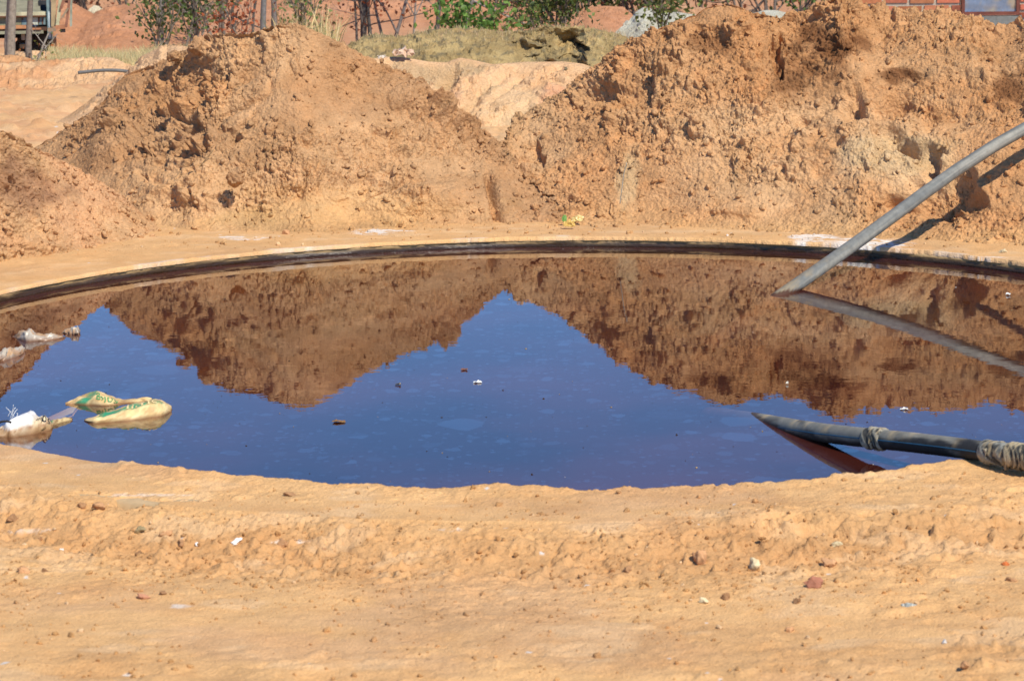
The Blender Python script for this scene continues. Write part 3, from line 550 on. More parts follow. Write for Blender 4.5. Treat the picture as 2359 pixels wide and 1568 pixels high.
red_heap('red spoil heap beside the grey-white heap', [(1270, 62, 36), (1310, 34, 36.2), (1345, 18, 36.4), (1390, 14, 36.5), (1440, 16, 36.5), (1462, 30, 36.3), (1490, 60, 36.1), (1510, 80, 36)], [(1270, 92, 34.6), (1400, 96, 34.4), (1510, 96, 34.6)], 590)
red_heap('pale grey-white heap of crushed rock behind the right earth heap', [(1370, 110, 32.8), (1400, 84, 32.9), (1425, 62, 33), (1448, 44, 33.1), (1462, 28, 33.2), (1478, 18, 33.2), (1496, 18, 33.2), (1520, 30, 33.2), (1560, 28, 33.2), (1600, 34, 33.2), (1640, 40, 33), (1720, 35, 33), (1760, 24, 33), (1790, 24, 33), (1830, 34, 32.9), (1900, 60, 32.6)],
         [(1370, 120, 32), (1600, 122, 31.8), (1900, 120, 32)], 595, GREY, 'rock_heap')
red_heap('small pinkish-tan heap behind the grey-white heap', [(1560, 34, 36.6), (1580, 18, 36.8), (1610, 17, 36.8), (1650, 19, 36.8), (1690, 34, 36.6)], [(1560, 50, 36), (1690, 50, 36)], 598, np.array((.52, .30, .17)), nx=120)
# ------------------------------------------------------------------ loose clods and stones
rng = np.random.default_rng(7)
def ico(sub):
    import bmesh
    bm = bmesh.new(); bmesh.ops.create_icosphere(bm, subdivisions=sub, radius=1.0); V = np.array([v.co[:] for v in bm.verts]); Fc = np.array([[v.index for v in f.verts] for f in bm.faces]); bm.free(); return V, Fc
ICO2 = ico(2); ICO3 = ico(4); ICO1 = ico(1)
def stone_shape(base, seed, rough=.35, angular=.5):
    V = base[0].copy(); r = np.random.default_rng(seed)
    for _ in range(13):      # chip flat facets off
        n = r.normal(size=3); n /= np.linalg.norm(n); h = 0.5+.38*r.random(); dd = V@n
        over = np.maximum(dd-h, 0)*min(1., angular*1.9); V = V-over[:, None]*n
    k = 1+rough*(1.2*fbm(V[:, 0]*1.5+seed, V[:, 1]*1.5+V[:, 2]*1.1, seed, 4)+.5*fbm(V[:, 0]*5+seed, V[:, 1]*3+V[:, 2]*5, seed+1, 4, .6))
    return V*k[:, None]
TEMPL = [stone_shape(ICO2, 50+i) for i in range(10)]
def rot_rand(r):
    q = r.normal(size=4); q /= np.linalg.norm(q); w, x, y, z = q
    return np.array([[1-2*(y*y+z*z), 2*(x*y-z*w), 2*(x*z+y*w)], [2*(x*y+z*w), 1-2*(x*x+z*z), 2*(y*z-x*w)], [2*(x*z-y*w), 2*(y*z+x*w), 1-2*(x*x+y*y)]])
def scatter(name, pts, cols, sizes, mat, label, sink=.25, nrm=None):
    VV = []; FF = []; CC = []
    for i, (p, c, s) in enumerate(zip(pts, cols, sizes)):
        sc = s*(np.array([1, 1, 1])*(.6+.7*rng.random(3))); V = (TEMPL[i % 10]*sc)@rot_rand(rng).T
        V = V+p+(nrm[i] if nrm is not None else np.array([0, 0, 1.]))*s*(1-2*sink)*.5
        VV.append(V); FF.append(ICO2[1]+i*len(V)); CC.append(np.tile(c, (len(V), 1)))
    o = mesh_obj(name, np.concatenate(VV), np.concatenate(FF), mat, None, np.concatenate(CC)); tag(o, label, 'clods', kind='stuff'); return o
SC_N = {0: (1300, 'loose clods of tan earth strewn over the big left heap'), 1: (1700, 'loose clods of orange earth strewn over the right heap'), 2: (600, 'loose clods strewn over the low heap at the left edge'), 5: (0, ''), }
for i, (n, lab) in SC_N.items():
    if not n: continue
    nm, P, Nn, C_ = HEAPV[i]; idx = rng.integers(0, len(P), n*2)
    u, v = proj(P[idx]); ok = (u > -60) & (u < 2420); idx = idx[ok][:n]
    s = .004+.017*rng.random(len(idx))**3.6; scatter('loose_clods', P[idx], C_[idx]*(.88+.2*rng.random((len(idx), 1))), s, M_SOIL, lab, .2, Nn[idx])
def gz(x, y): return ground_full(np.array([float(x)]), np.array([float(y)]))[0][0]
# pebbles on the ground: near flat and far rim
def pebbles(n, region, lab, smin, smax, colr, pw=3.0, cat=None, clus=0):
    us, vs = region(n); P = np.array([at(a, b, z=0.02) for a, b in zip(us, vs)])
    if clus: P = P[fbm(P[:, 0]*3.1, P[:, 1]*3.7, 777, 3)+.25*np.exp(-((np.hypot(P[:, 0]-TC[0], P[:, 1]-TC[1])-3.4)/.3)**2) > clus]
    z, c = ground_full(P[:, 0], P[:, 1]); P[:, 2] = z
    r = np.hypot(P[:, 0]-TC[0], P[:, 1]-TC[1]); ok = r > TR+.03; P = P[ok]; c = c[ok]
    s = smin+(smax-smin)*rng.random(len(P))**pw
    cc = np.where(rng.random((len(P), 1)) < .05, PALE*1.1, c*colr*(.85+.25*rng.random((len(P), 1))))
    scatter('loose_clods', P, cc, s, M_STONE if cat else M_SOIL, lab, .3)
pebbles(1500, lambda n: (rng.uniform(-40, 2400, n), np.concatenate([rng.normal(1265, 55, n//2), rng.uniform(1120, 1600, n-n//2)])), 'small clods and pebbles scattered on the sandy foreground', .0015, .011, np.array((.94, .88, .82)), 5.0)
pebbles(9000, lambda n: (rng.uniform(-40, 2400, n), np.concatenate([rng.normal(1270, 60, n//2), rng.uniform(1110, 1600, n-n//2)])), 'fine grit and crumbs of earth gathered in patches on the foreground', 0.0009, .0065, np.array((.96, .91, .86)), 4.5, clus=.12)
pebbles(900, lambda n: (rng.uniform(-40, 2400, n), 528+rng.random(n)**1.5*70), 'small crumbs of earth on the flat shelf between the heaps and the tank', .003, .014, np.array((.95, .9, .85)), 4.0)

def rock(u, v, w, h, col, label, name='stone', cat='stone', seed=0, z=0.0, D=None, mat=None, sub=ICO3, sink=.3, group=None, ang=.8):
    p = at(u, v, D=D) if D else at(u, v, z=z)
    if not D:
        p[2] = gz(p[0], p[1]); p = at(u, v, z=p[2]); p[2] = gz(p[0], p[1])
    k = p[1]/F_PX; V = stone_shape(sub, 900+seed, .4, ang)
    if not D: w *= 1.25; h *= 1.25
    hw = w*k/2; hh = h*k/2; V = V*np.array([hw, (hw+hh)/2, hh]); V = V@np.array(Matrix.Rotation(.4*math.sin(seed*7.1), 3, 'Y')).T
    V = V+p+np.array([0, 0, hh*(1-2*sink)])
    o = mesh_obj(name, V, sub[1], mat or M_STONE, None, np.tile(np.array(col), (len(V), 1))); tag(o, label, cat, group); return o
ER = np.array((.50, .27, .13)); PL = np.array((.62, .50, .30))
ROCKS = [(1610, 1297, 31, 48, ER*1.02, 'tall smooth brown stone leaning on the foreground slope'),
 (1738, 1312, 26, 30, PL, 'pale angular stone with a dark hollow beside it, right of the tall brown stone'),
 (1622, 1390, 20, 14, PL*1.15, 'small cream stone below the tall smooth brown stone'),
 (1674, 1380, 18, 20, ER*.6, 'dark knobbly stone right of the small cream stone'),
 (1874, 1350, 42, 24, np.array((.36, .15, .09)), 'dark reddish mottled stone in the right foreground'),
 (1835, 1392, 20, 15, ER*.55, 'dark flat-tipped stone just below the reddish mottled stone'),
 (1820, 1452, 22, 16, ER, 'rounded sandy stone under the dark flat-tipped stone'),
 (2223, 1546, 24, 18, ER*.85, 'round brown stone near the bottom right corner'),
 (1927, 1252, 28, 16, PL*.95, 'pale flat stone under the exposed concrete lip on the right'),
 (1911, 1308, 34, 20, ER*1.05, 'smooth half-buried tan stone above the reddish mottled stone'),
 (2317, 1300, 18, 10, np.array((.55, .16, .05)), 'small bright orange brick chip at the right edge'),
 (2176, 1482, 14, 12, WHITE*.8, 'crumb of whitish rock in the lower right foreground'),
 (2330, 1338, 22, 14, ER*.8, 'brown pointed stone near the right edge'),
 (1445, 1318, 18, 16, ER*.75, 'brown stone at the foot of the slope left of the tall stone'),
 (541, 1216, 30, 14, WHITE, 'white shard of rock on the left foreground slope'),
 (143, 1266, 14, 14, WHITE*.95, 'small white pebble in the left foreground'),
 (453, 1226, 9, 8, WHITE*1.05, 'tiny bright white pebble left of the white shard'),
 (52, 1322, 26, 20, ER*1.05, 'rounded tan stone near the left edge of the foreground'),
 (102, 1312, 16, 11, ER*.5, 'dark brown flat stone right of the rounded tan stone'),
 (232, 1176, 30, 22, ER*1.05, 'pale brown clod at the foot of the exposed concrete lip on the left'),
 (189, 1170, 18, 18, ER*.8, 'squarish brown clod left of the pale brown clod'),
 (382, 1206, 26, 16, ER*.95, 'broad tan clod midway between the two exposed concrete lips, left side'),
 (418, 1226, 16, 18, ER*.8, 'upright olive-brown clod just left of the tiny white pebble'),
 (28, 1162, 22, 18, ER*.7, 'dark rounded clod on the bank at the left edge'),
 (647, 1214, 26, 20, ER*.8, 'reddish-brown clod right of the white shard'),
 (743, 1246, 18, 18, ER*.8, 'small brown clod right of the reddish-brown clod'),
 (329, 1378, 30, 12, np.array((.50, .24, .14)), 'flat pinkish flake of earth on the smooth left foreground'),
 (377, 1372, 16, 11, ER*.65, 'small dark clod right of the flat pinkish flake'),
 (323, 1242, 24, 16, np.array((.33, .25, .13)), 'olive-grey broken stone among the left foreground rubble'),
 (318, 1278, 14, 12, ER*.5, 'dark clod below the olive-grey broken stone'),
 (90, 1244, 14, 12, ER*.7, 'cube-like brown clod left of the small white pebble'),
 (666, 1136, 26, 10, ER*.75, 'low olive-brown clod on the top of the near bank')]
for i, (u, v, w, h, c, lab) in enumerate(ROCKS): rock(u, v, w, h, c, lab, seed=i, group='stones lying in the foreground')
rock(2327, 545, 11, 7, WHITE*1.1, 'small white pebble on the shelf right of the far pipe', seed=60, z=.056)
rock(2310, 582, 16, 9, PL, 'yellowish flat pebble close to the far rim at the right', seed=61, z=.056)
rock(1676, 542, 6, 5, WHITE*1.1, 'tiny white pebble on the far rim left of the pipe', seed=62, z=.056)
rock(1232, 505, 24, 32, np.array((.48, .25, .12)), 'smooth egg-shaped clod at the foot of the valley between the heaps', seed=63, z=.056, mat=M_SOIL)
rock(660, 540, 18, 10, ER, 'small brown clod at the foot of the left heap', seed=64, z=.056)
rock(1304, 160, 12, 12, (.22, .19, .12), 'dark grey stone stuck in the top of the pink bank', seed=65, D=19.62, sink=.5, ang=1.0)
rock(455, 104, 60, 44, TAN*1.02, 'big tan boulder of hard earth on the skyline of the left heap', 'boulder', 'boulder', seed=66, D=15.25, sink=.5, mat=M_SOIL)
rock(402, 128, 42, 34, TAN*1.05, 'rounded earth boulder left of the big skyline boulder', 'boulder', 'boulder', seed=67, D=15.35, sink=.5, mat=M_SOIL)
rock(2240, 395, 52, 60, np.array((.52, .28, .13)), 'brown clod jutting from the right heap where the pipe shadow bends', 'boulder', 'boulder', seed=68, D=13.95, sink=.5, mat=M_SOIL)
rock(545, 412, 46, 44, TAN, 'bulging tan boulder low on the left heap with a dark hollow on its left', 'boulder', 'boulder', seed=69, D=14.3, sink=.5, mat=M_SOIL)

# ------------------------------------------------------------------ pipes
def pipe_colors(V, pts, base, dusty, s):
    n = V[:, 2]
    f = fbm(V[:, 0]*22, V[:, 1]*22+V[:, 2]*30, s, 4)
    return mixc(base, dusty, sm(-.12, .35, f))
def far_pipe():
    P = spline([(.82, 11.97, -.155), (1.15, 12.36, -.015), (1.33, 12.57, .062), (1.58, 12.87, .165), (1.82, 13.16, .275), (2.05, 13.42, .40), (2.25, 13.56, .51), (2.45, 13.66, .60), (2.8, 13.80, .73), (3.3, 13.98, .90), (3.9, 14.2, 1.02)], 180)
    t = empty('pipe', P[10]); tag(t, 'grey plastic pipe sloping from the right heap down into the far water', 'pipe')
    V, Fc = tube(P, .0295, 28)
    ring = np.repeat(np.arange(len(P)), 28)
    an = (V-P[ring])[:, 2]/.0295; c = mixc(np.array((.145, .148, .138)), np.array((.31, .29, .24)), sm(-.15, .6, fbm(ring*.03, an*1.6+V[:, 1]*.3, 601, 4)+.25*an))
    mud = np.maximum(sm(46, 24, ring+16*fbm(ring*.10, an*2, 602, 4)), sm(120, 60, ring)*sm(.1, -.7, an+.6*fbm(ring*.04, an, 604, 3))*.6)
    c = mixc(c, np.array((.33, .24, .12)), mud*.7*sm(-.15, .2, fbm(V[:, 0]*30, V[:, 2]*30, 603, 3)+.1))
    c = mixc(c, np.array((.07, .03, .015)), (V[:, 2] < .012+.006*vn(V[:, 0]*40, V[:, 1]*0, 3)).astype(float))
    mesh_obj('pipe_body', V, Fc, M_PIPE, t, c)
    s = P.copy(); off = np.array([-.0166, -.0176, .0169]); V, Fc = tube(P[48:]+off*1.0, .0022, 6); mesh_obj('pale_stripe', V, Fc, M_PIPE, t, (.30, .36, .38))
def near_pipe():
    P = spline([(.70, 10.18, -.085), (.82, 9.84, -.030), (.91, 9.56, .002), (1.0, 9.30, .028), (1.10, 9.13, .056), (1.22, 8.95, .083), (1.37, 8.76, .10), (1.52, 8.58, .112), (1.75, 8.32, .118), (2.1, 7.95, .11)], 180)
    t = empty('pipe', P[90]); tag(t, 'dusty black plastic pipe with rag-wrapped joints dipping into the near side of the water', 'pipe')
    V, Fc = tube(P, .0316, 28); ring = np.repeat(np.arange(len(P)), 28); 
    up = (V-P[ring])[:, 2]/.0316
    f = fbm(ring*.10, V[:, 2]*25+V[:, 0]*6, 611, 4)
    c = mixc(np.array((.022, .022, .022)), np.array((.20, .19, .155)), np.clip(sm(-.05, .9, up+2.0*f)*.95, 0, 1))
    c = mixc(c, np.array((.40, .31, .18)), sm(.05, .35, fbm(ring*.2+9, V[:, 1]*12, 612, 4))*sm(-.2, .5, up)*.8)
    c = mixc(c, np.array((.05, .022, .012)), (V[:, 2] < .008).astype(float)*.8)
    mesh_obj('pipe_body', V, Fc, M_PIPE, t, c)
    n_ = np.array([-.0276, -.0213, .0028]); V, Fc = tube(P[44:150]+n_*.90, .0022, 6); mesh_obj('blue_stripe', V, Fc, M_PIPE, t, (.015, .075, .14))
    def wrap(i0, i1, r0, amp, seed, colr, flare=.01):
        q = np.linspace(i0, i1, 46); pts = np.stack([np.interp(q, np.arange(len(P)), P[:, k]) for k in range(3)], 1); n = 48
        V, Fc = tube(pts, r0, n, caps=True); rg = np.repeat(np.arange(46), n); th = np.tile(np.linspace(0, 2*np.pi, n, endpoint=False), 46); s = rg/45.
        e = np.minimum(1, np.minimum(s, 1-s)*7)**.6
        fold = np.abs(fbm(s*4.5+.9*np.sin(th+seed)+.5*np.sin(2*th+seed), np.cos(th)*1.2+seed, seed, 4)); k = .98+e*(.10+amp*(.6-fold*2.2)+.08*vn(np.cos(th)*2+seed, np.sin(th)*2+s*3, seed))
        V = pts[rg]+(V-pts[rg])*k[:, None]
        c = mixc(np.array(colr), np.array((.05, .05, .045)), sm(.05, .30, fold+.1*np.sin(th*3))); c = mixc(c, np.array((.42, .32, .18)), sm(.2, .5, fbm(s*9, th, seed+3, 3)+.2)*.6)
        return mesh_obj('rag_wrap', V, Fc, M_RAG, t, c)
    def idx(u): 
        uu, vv = proj(P); return float(np.interp(u, uu, np.arange(len(P))))
    wrap(idx(1999), idx(2040), .0330, .13, 621, (.36, .33, .25)); wrap(idx(2266), idx(2330), .0335, .16, 623, (.24, .235, .20)); wrap(idx(2324), idx(2372), .0365, .14, 627, (.40, .33, .21)); wrap(idx(2366), idx(2440), .039, .2, 629, (.2, .16, .10))
    # torn rag ends
    for (u, v, w, h, D, cc, s) in ((2008, 1022, 14, 24, 8.98, (.42, .36, .24), 3), (2271, 1044, 11, 24, 8.6, (.34, .30, .22), 5), (2318, 1064, 12, 40, 8.5, (.36, .28, .17), 8)):
        uu, vv = proj(P); i = int(np.argmin(abs(uu-u))); base = at(u, v, D=P[i, 1]-.042); kk = base[1]/F_PX
        a = np.linspace(0, 1, 9)[:, None]; b = np.linspace(-.5, .5, 6)[None, :]; hh = h*kk; ww = w*kk
        X = base[0]+b*ww*(1-.45*a)+.15*ww*np.sin(a*5+s)+0*b; Z = base[2]+hh*.5-a*hh+0*b; Y = base[1]+.006*np.sin(b*9+a*4+s)+.02*(a-.4)**2+0*b-.004
        V = np.stack([X, Y, Z], -1).reshape(-1, 3); V2 = V+np.array([0, .0025, 0]); n = len(V); g = grid_faces(9, 6)
        mesh_obj('rag_end', np.concatenate([V, V2]), np.concatenate([g, g[:, ::-1]+n]), M_RAG, t, cc)
far_pipe(); near_pipe()
def hose():
    D = 21.6; pts = [at(180, 168, D=D), at(205, 165, D=D), at(232, 162, D=D), (at(262, 162, D=D)), at(285, 163, D=D), at(300, 167, D=D+.1), at(320, 178, D=D+.2)]
    V, Fc = tube(spline(pts, 40), .0125, 12); o = mesh_obj('hose', V, Fc, M_PIPE, None, (.13, .13, .125)); tag(o, 'short length of dark grey hose arching out of the ground at the upper left', 'hose')
hose()

# ------------------------------------------------------------------ floating sacks and plastic
def hump(st, na=28, ns=40, seed=0, wr=.006, dip=.045):
    """stations (u, v_waterline, v_top, depth width m): closed lofted body lying half in the water. returns V, S, A, fn"""
    st = np.array(st, float); s = np.linspace(0, 1, ns); q = np.linspace(0, 1, len(st))
    ip = [np.interp(s, q, st[:, k]) for k in range(4)]
    for _ in range(2):
        for k in range(4): ip[k][1:-1] = (ip[k][:-2]+2*ip[k][1:-1]+ip[k][2:])/4
    u, vb, vt, w = ip; th = np.linspace(0, 2*np.pi, na, endpoint=False)
    G = np.zeros((ns, na, 3))
    for i in range(ns):
        p = at(u[i], vb[i], z=0.0); D = p[1]; rise = max(0, (vb[i]-vt[i])-F_PX*CAM_H*(w[i]*.5)/D**2); H = rise*D/F_PX*.86+.003
        cy = np.cos(th); sz = np.sin(th)                                  # th=0 -> front waterline
        yy = p[1]+w[i]*.5*(1-cy); zz = np.where(sz > 0, H*np.abs(sz)**.8, -dip*(w[i]/.1)*.6*np.abs(sz)**.8)
        G[i, :, 0] = p[0]; G[i, :, 1] = yy; G[i, :, 2] = zz
    S, A = np.meshgrid(s, th, indexing='ij')
    n1 = fbm(S*7+seed, np.cos(A)*1.6+np.sin(A)*.7+seed*3, seed, 4)
    cre = -np.clip(.09-np.abs(fbm(S*5+.8*np.cos(A)+seed, np.sin(A)*1.3+S*2, seed+21, 3)), 0, .09)/.09
    G[..., 2] += (wr*2.2*n1+wr*.9*cre)*np.clip(G[..., 2]/.02, -1, 1)*1.0; G[..., 1] += wr*1.5*fbm(S*9, np.sin(A)*2+5, seed+5, 3)
    G[..., 0] += wr*1.5*fbm(S*6+3, np.sin(A)*2, seed+9, 3)
    def fn(s_, a_):
        fi = np.clip(s_, 0, 1)*(ns-1); i0 = np.minimum(fi.astype(int), ns-2); f = (fi-i0)[..., None]; fa = (a_/(2*np.pi) % 1)*na; j0 = fa.astype(int) % na; j1 = (j0+1) % na; g = (fa-fa.astype(int))[..., None]
        return (G[i0, j0]*(1-f)+G[i0+1, j0]*f)*(1-g)+(G[i0, j1]*(1-f)+G[i0+1, j1]*f)*g
    F_ = [tuple(r) for r in grid_faces(ns, na, True)]; F_.append(tuple(range(na-1, -1, -1))); F_.append(tuple((ns-1)*na+i for i in range(na)))
    return G.reshape(-1, 3), F_, S.ravel(), A.ravel(), fn
def dirt(c, S, A, seed, amt=.6):
    return mixc(c, np.array((.38, .23, .09)), amt*sm(.02, .3, fbm(S*8, A*2.2, seed, 5, .65)+.04))
def wetline(c, V, col=(.13, .055, .02), lo=.0, hi=.012, seed=0):
    h = V[:, 2]+.006*fbm(V[:, 0]*30, V[:, 1]*10, seed, 3)
    t = 1-sm(lo, hi, h); return mixc(c, np.array(col), t*.8)
def text_on(fn, txt, s0, s1, a0, a1, parent, mat, col, flip=False, name='printed_text', off=.0028):
    cu = bpy.data.curves.new('txt', 'FONT'); cu.body = txt; cu.size = 1; cu.extrude = 0; cu.resolution_u = 3
    to = bpy.data.objects.new('txt', cu); COL.objects.link(to); dg = bpy.context.evaluated_depsgraph_get(); me = bpy.data.meshes.new_from_object(to.evaluated_get(dg)); bpy.data.objects.remove(to)
    import bmesh
    bm = bmesh.new(); bm.from_mesh(me); bmesh.ops.triangulate(bm, faces=bm.faces[:]); bmesh.ops.subdivide_edges(bm, edges=[e for e in bm.edges if e.calc_length() > .12], cuts=2, use_grid_fill=False); bmesh.ops.triangulate(bm, faces=bm.faces[:])
    V = np.array([v.co[:] for v in bm.verts]); Fc = np.array([[v.index for v in f.verts] for f in bm.faces]); bm.free()
    x = (V[:, 0]-V[:, 0].min())/np.ptp(V[:, 0]); y = (V[:, 1]-V[:, 1].min())/np.ptp(V[:, 1])
    if flip: x, y = 1-x, 1-y
    s = s0+(s1-s0)*x; a = a0+(a1-a0)*y
    P = fn(s, a); e = 1e-2; du = fn(s+e, a)-P; dv = fn(s, a+e*4)-P; n = np.cross(du, dv); n /= np.linalg.norm(n, axis=1)[:, None]+1e-12
    n = np.where((n@np.array([0, -1., 1.]))[:, None] < 0, -n, n)
    return mesh_obj(name, P+n*off, Fc, mat, parent, col, smooth=False)
CREAM = np.array((.70, .52, .25)); GREEN = np.array((.04, .26, .13)); 
def sack_humped():
    st = [(150, 931, 929, .01), (160, 930, 924, .03), (170, 930, 917, .05), (184, 931, 909, .07), (198, 932, 903, .085), (212, 933, 901, .09), (226, 934, 901, .09), (238, 935, 904, .085), (254, 934, 911, .075), (270, 931, 918, .06), (286, 928, 923, .04), (302, 928, 922, .035), (318, 928, 918, .04), (334, 926, 917, .035), (350, 924, 920, .02)]
    V, Fc, S, A, fn = hump(st, seed=31, wr=.0065); p = at(230, 942, z=0); t = empty('sack', p); tag(t, 'cream sack making a pointed hump in the water, printed 50kg upside down', 'sack')
    c = np.tile(CREAM, (len(V), 1)); d = S-.11*np.sin(np.clip(A, 0, np.pi))*1.2
    c = mixc(c, GREEN, sm(.14, .15, d)*(1-sm(.27, .28, d))*(A < 3.1)); c = mixc(c, np.array((.55, .33, .11)), sm(.0, .4, fbm(S*9, A*2, 33, 4)+.1)*.5)
    mesh_obj('sack_body', V, Fc, M_SACK, t, wetline(dirt(c, S, A, 61), V, seed=2, col=(.22, .09, .03), hi=.010))
    text_on(fn, '50kg', .40, .66, .30, 1.35, t, M_SACK, (.10, .30, .10), flip=True)
def sack_right():
    st = [(197, 968, 967, .01), (206, 973, 963, .03), (220, 975.5, 956, .06), (242, 974, 946, .09), (262, 972, 940, .11), (285, 970, 934, .12), (308, 967, 929, .13), (326, 965, 924, .13), (343, 962, 916, .13), (357, 960, 914, .12), (368, 958, 918, .11), (378, 956, 924, .10), (387, 951, 930, .07), (392, 947, 938, .03)]
    V, Fc, S, A, fn = hump(st, seed=37, wr=.0065); p = at(300, 970, z=0); t = empty('sack', p); tag(t, 'cream sack floating flat with a green band reading lime along its top edge', 'sack')
    c = np.tile(CREAM*1.03, (len(V), 1)); c = mixc(c, GREEN, sm(.95, 1.02, A)*(1-sm(1.62, 1.7, A))*sm(.12, .16, S)*(1-sm(.80, .82, S)))
    c = mixc(c, np.array((.62, .36, .11)), np.maximum(sm(.85, 1, S)*.4, sm(.1, .5, fbm(S*9, A*2, 35, 4)+.1)*.35))
    mesh_obj('sack_body', V, Fc, M_SACK, t, wetline(dirt(c, S, A, 62), V, seed=3, col=(.22, .09, .03), hi=.010))
    text_on(fn, 'lime', .40, .70, 1.02, 1.55, t, M_SACK, tuple(CREAM), flip=False)
def sack_white():
    st = [(-22, 1006, 1000, .04), (-10, 1007, 992, .07), (0, 1007, 982, .10), (13, 1006, 968, .13), (24, 1006, 961, .15), (35, 1006, 955, .16), (47, 1005, 950, .17), (58, 1004, 948, .17), (70, 1001, 949, .16), (82, 998, 952, .15), (94, 996, 957, .13), (105, 993, 962, .10), (113, 990, 972, .06), (117, 988, 983, .02)]
    V, Fc, S, A, fn = hump(st, seed=41, wr=.009, dip=.06); p = at(55, 1000, z=0); t = empty('sack', p); tag(t, 'tied white sack with frayed threads in the near left corner of the water', 'sack')
    c = np.tile(np.array((.80, .79, .77)), (len(V), 1)); c = mixc(c, CREAM*1.02, sm(.60, .72, S+.05*vn(A*2, S*3, 4))*.8)
    zz = V[:, 2]; low = 1-sm(.020, .036, zz+.012*fbm(S*7, A, 43, 3)); c = mixc(c, CREAM*.85, low*.7)
    ln = np.exp(-((zz-.026-.012*fbm(S*5, A, 44, 3))/.004)**2); c = mixc(c, np.array((.25, .10, .04)), ln*.85)
    body = mesh_obj('sack_body', V, Fc, M_SACK, t, wetline(mixc(dirt(c, S, A, 63, .25), np.array((.30, .16, .06)), (1-sm(.012, .026, zz+.010*fbm(S*6, A, 64, 3)))*.8), V, seed=4, col=(.20, .09, .03), hi=.012))
    text_on(fn, '50kg', .68, .93, .85, 1.55, t, M_SACK, (.03, .03, .03), flip=True)
    r = np.random.default_rng(3)
    for k in range(7):
        b = at(26+r.uniform(-10, 14), 962+r.uniform(-6, 6), D=9.62); tip = b+np.array([r.uniform(-.03, .035), r.uniform(-.03, .02), r.uniform(.015, .06)]); mid = (b+tip)/2+np.array([r.uniform(-.012, .012), 0, .008])
        V, Fc = tube(spline([b, mid, tip], 12), .0010, 5); mesh_obj('frayed_thread', V, Fc, M_SACK, t, (.72, .72, .70))
    b = at(10, 988, D=9.47); V, Fc = tube(spline([b+np.array([-.03, .03, .022]), b+np.array([-.02, -.012, .024]), b+np.array([.01, -.006, .03]), b+np.array([.024, .0, .022])], 20), .0035, 8); mesh_obj('tie', V, Fc, M_RAG, t, (.03, .025, .02))
def roll():
    st = [(112, 977, 971, .02), (120, 979, 966, .03), (135, 976, 964, .035), (150, 972, 961, .035), (158, 970, 961, .03), (166, 967, 964, .012)]
    V, Fc, S, A, fn = hump(st, seed=45, wr=.003, ns=24, na=18); c = np.tile(CREAM*.8, (len(V), 1)); c = mixc(c, np.array((.16, .08, .03)), sm(.0, .2, fbm(S*4, A*2, 46, 3)+.05)*.8); c = mixc(c, GREEN, blob(S, A, .12, .8, .12, .6, 47)*.7)
    o = mesh_obj('sack_corner', V, Fc, M_SACK, None, c); tag(o, 'narrow rolled corner of stained sack poking up between the white and cream sacks', 'sack')
def plastics():
    L = [([(51, 775, 773, .02), (60, 779, 766, .05), (70, 783, 761, .08), (79, 785, 758, .09), (88, 786, 763, .08), (105, 785, 767, .07), (125, 784, 769, .06), (145, 782, 771, .05), (166, 779, 775, .02)], 'crumpled translucent plastic sheet with a peaked fold, floating far left', 51),
         ([(145, 768, 766, .02), (154, 769, 760, .04), (165, 770, 755, .05), (175, 770.6, 755, .05), (181, 770, 760, .03)], 'small curled plastic flap with an orange edge beside the peaked sheet', 52),
         ([(-30, 838, 830, .06), (-12, 835, 815, .10), (2, 832, 806, .12), (15, 829, 799, .12), (28, 826, 799, .11), (42, 821, 799, .09), (52, 815, 801, .06), (56, 811, 806, .03)], 'whitish plastic bag bulging from the water at the left edge', 53)]
    L[0] = ([(u-20, v, t_, w) for (u, v, t_, w) in L[0][0]], L[0][1], L[0][2])
    for st, lab, s in L:
        V, Fc, S, A, fn = hump(st, seed=s, wr=.010, ns=46); c = np.tile(np.array((.44, .38, .30)), (len(V), 1))
        c = mixc(c, np.array((.46, .25, .10)), sm(-.05, .3, fbm(S*6, A*1.5, s, 4)+.05)*.75)
        o = mesh_obj('plastic_bag', V, Fc, M_PLASTIC, None, wetline(c, V, seed=s, hi=.02, col=(.20, .08, .025))); tag(o, lab, 'plastic bag')
sack_humped(); sack_right(); sack_white(); roll(); plastics()
# submerged trailing ends of the sacks
def trail(pts, w, col, lab, s):
    C = spline(pts, 40); a = np.linspace(-.5, .5, 9); i = np.linspace(0, 1, 40)[:, None]
    X = C[:, None, 0]+0*a; Y = C[:, None, 1]+a*w*(1-.3*i); Z = C[:, None, 2]+.006*fbm(i*3+0*a, a*1+0*i, s, 2)
    V = np.stack([X, Y, Z], -1).reshape(-1, 3); V2 = V-np.array([0, 0, .012]); n = len(V); g = grid_faces(40, 9)
    o = mesh_obj('sunken_sack', np.concatenate([V, V2]), np.concatenate([g, g[:, ::-1]+n]), M_SACK, None, col); tag(o, lab, 'sack'); return o
def wp(u, v, z): p = at(u, v, z=0.); p[2] = z; return p
trail([wp(178, 934, -.003), wp(150, 941, -.012), wp(110, 950, -.026), wp(60, 960, -.05), wp(10, 968, -.09)], .20, (.70, .50, .2), 'sunken end of the humped sack trailing left under the brown water', 71)
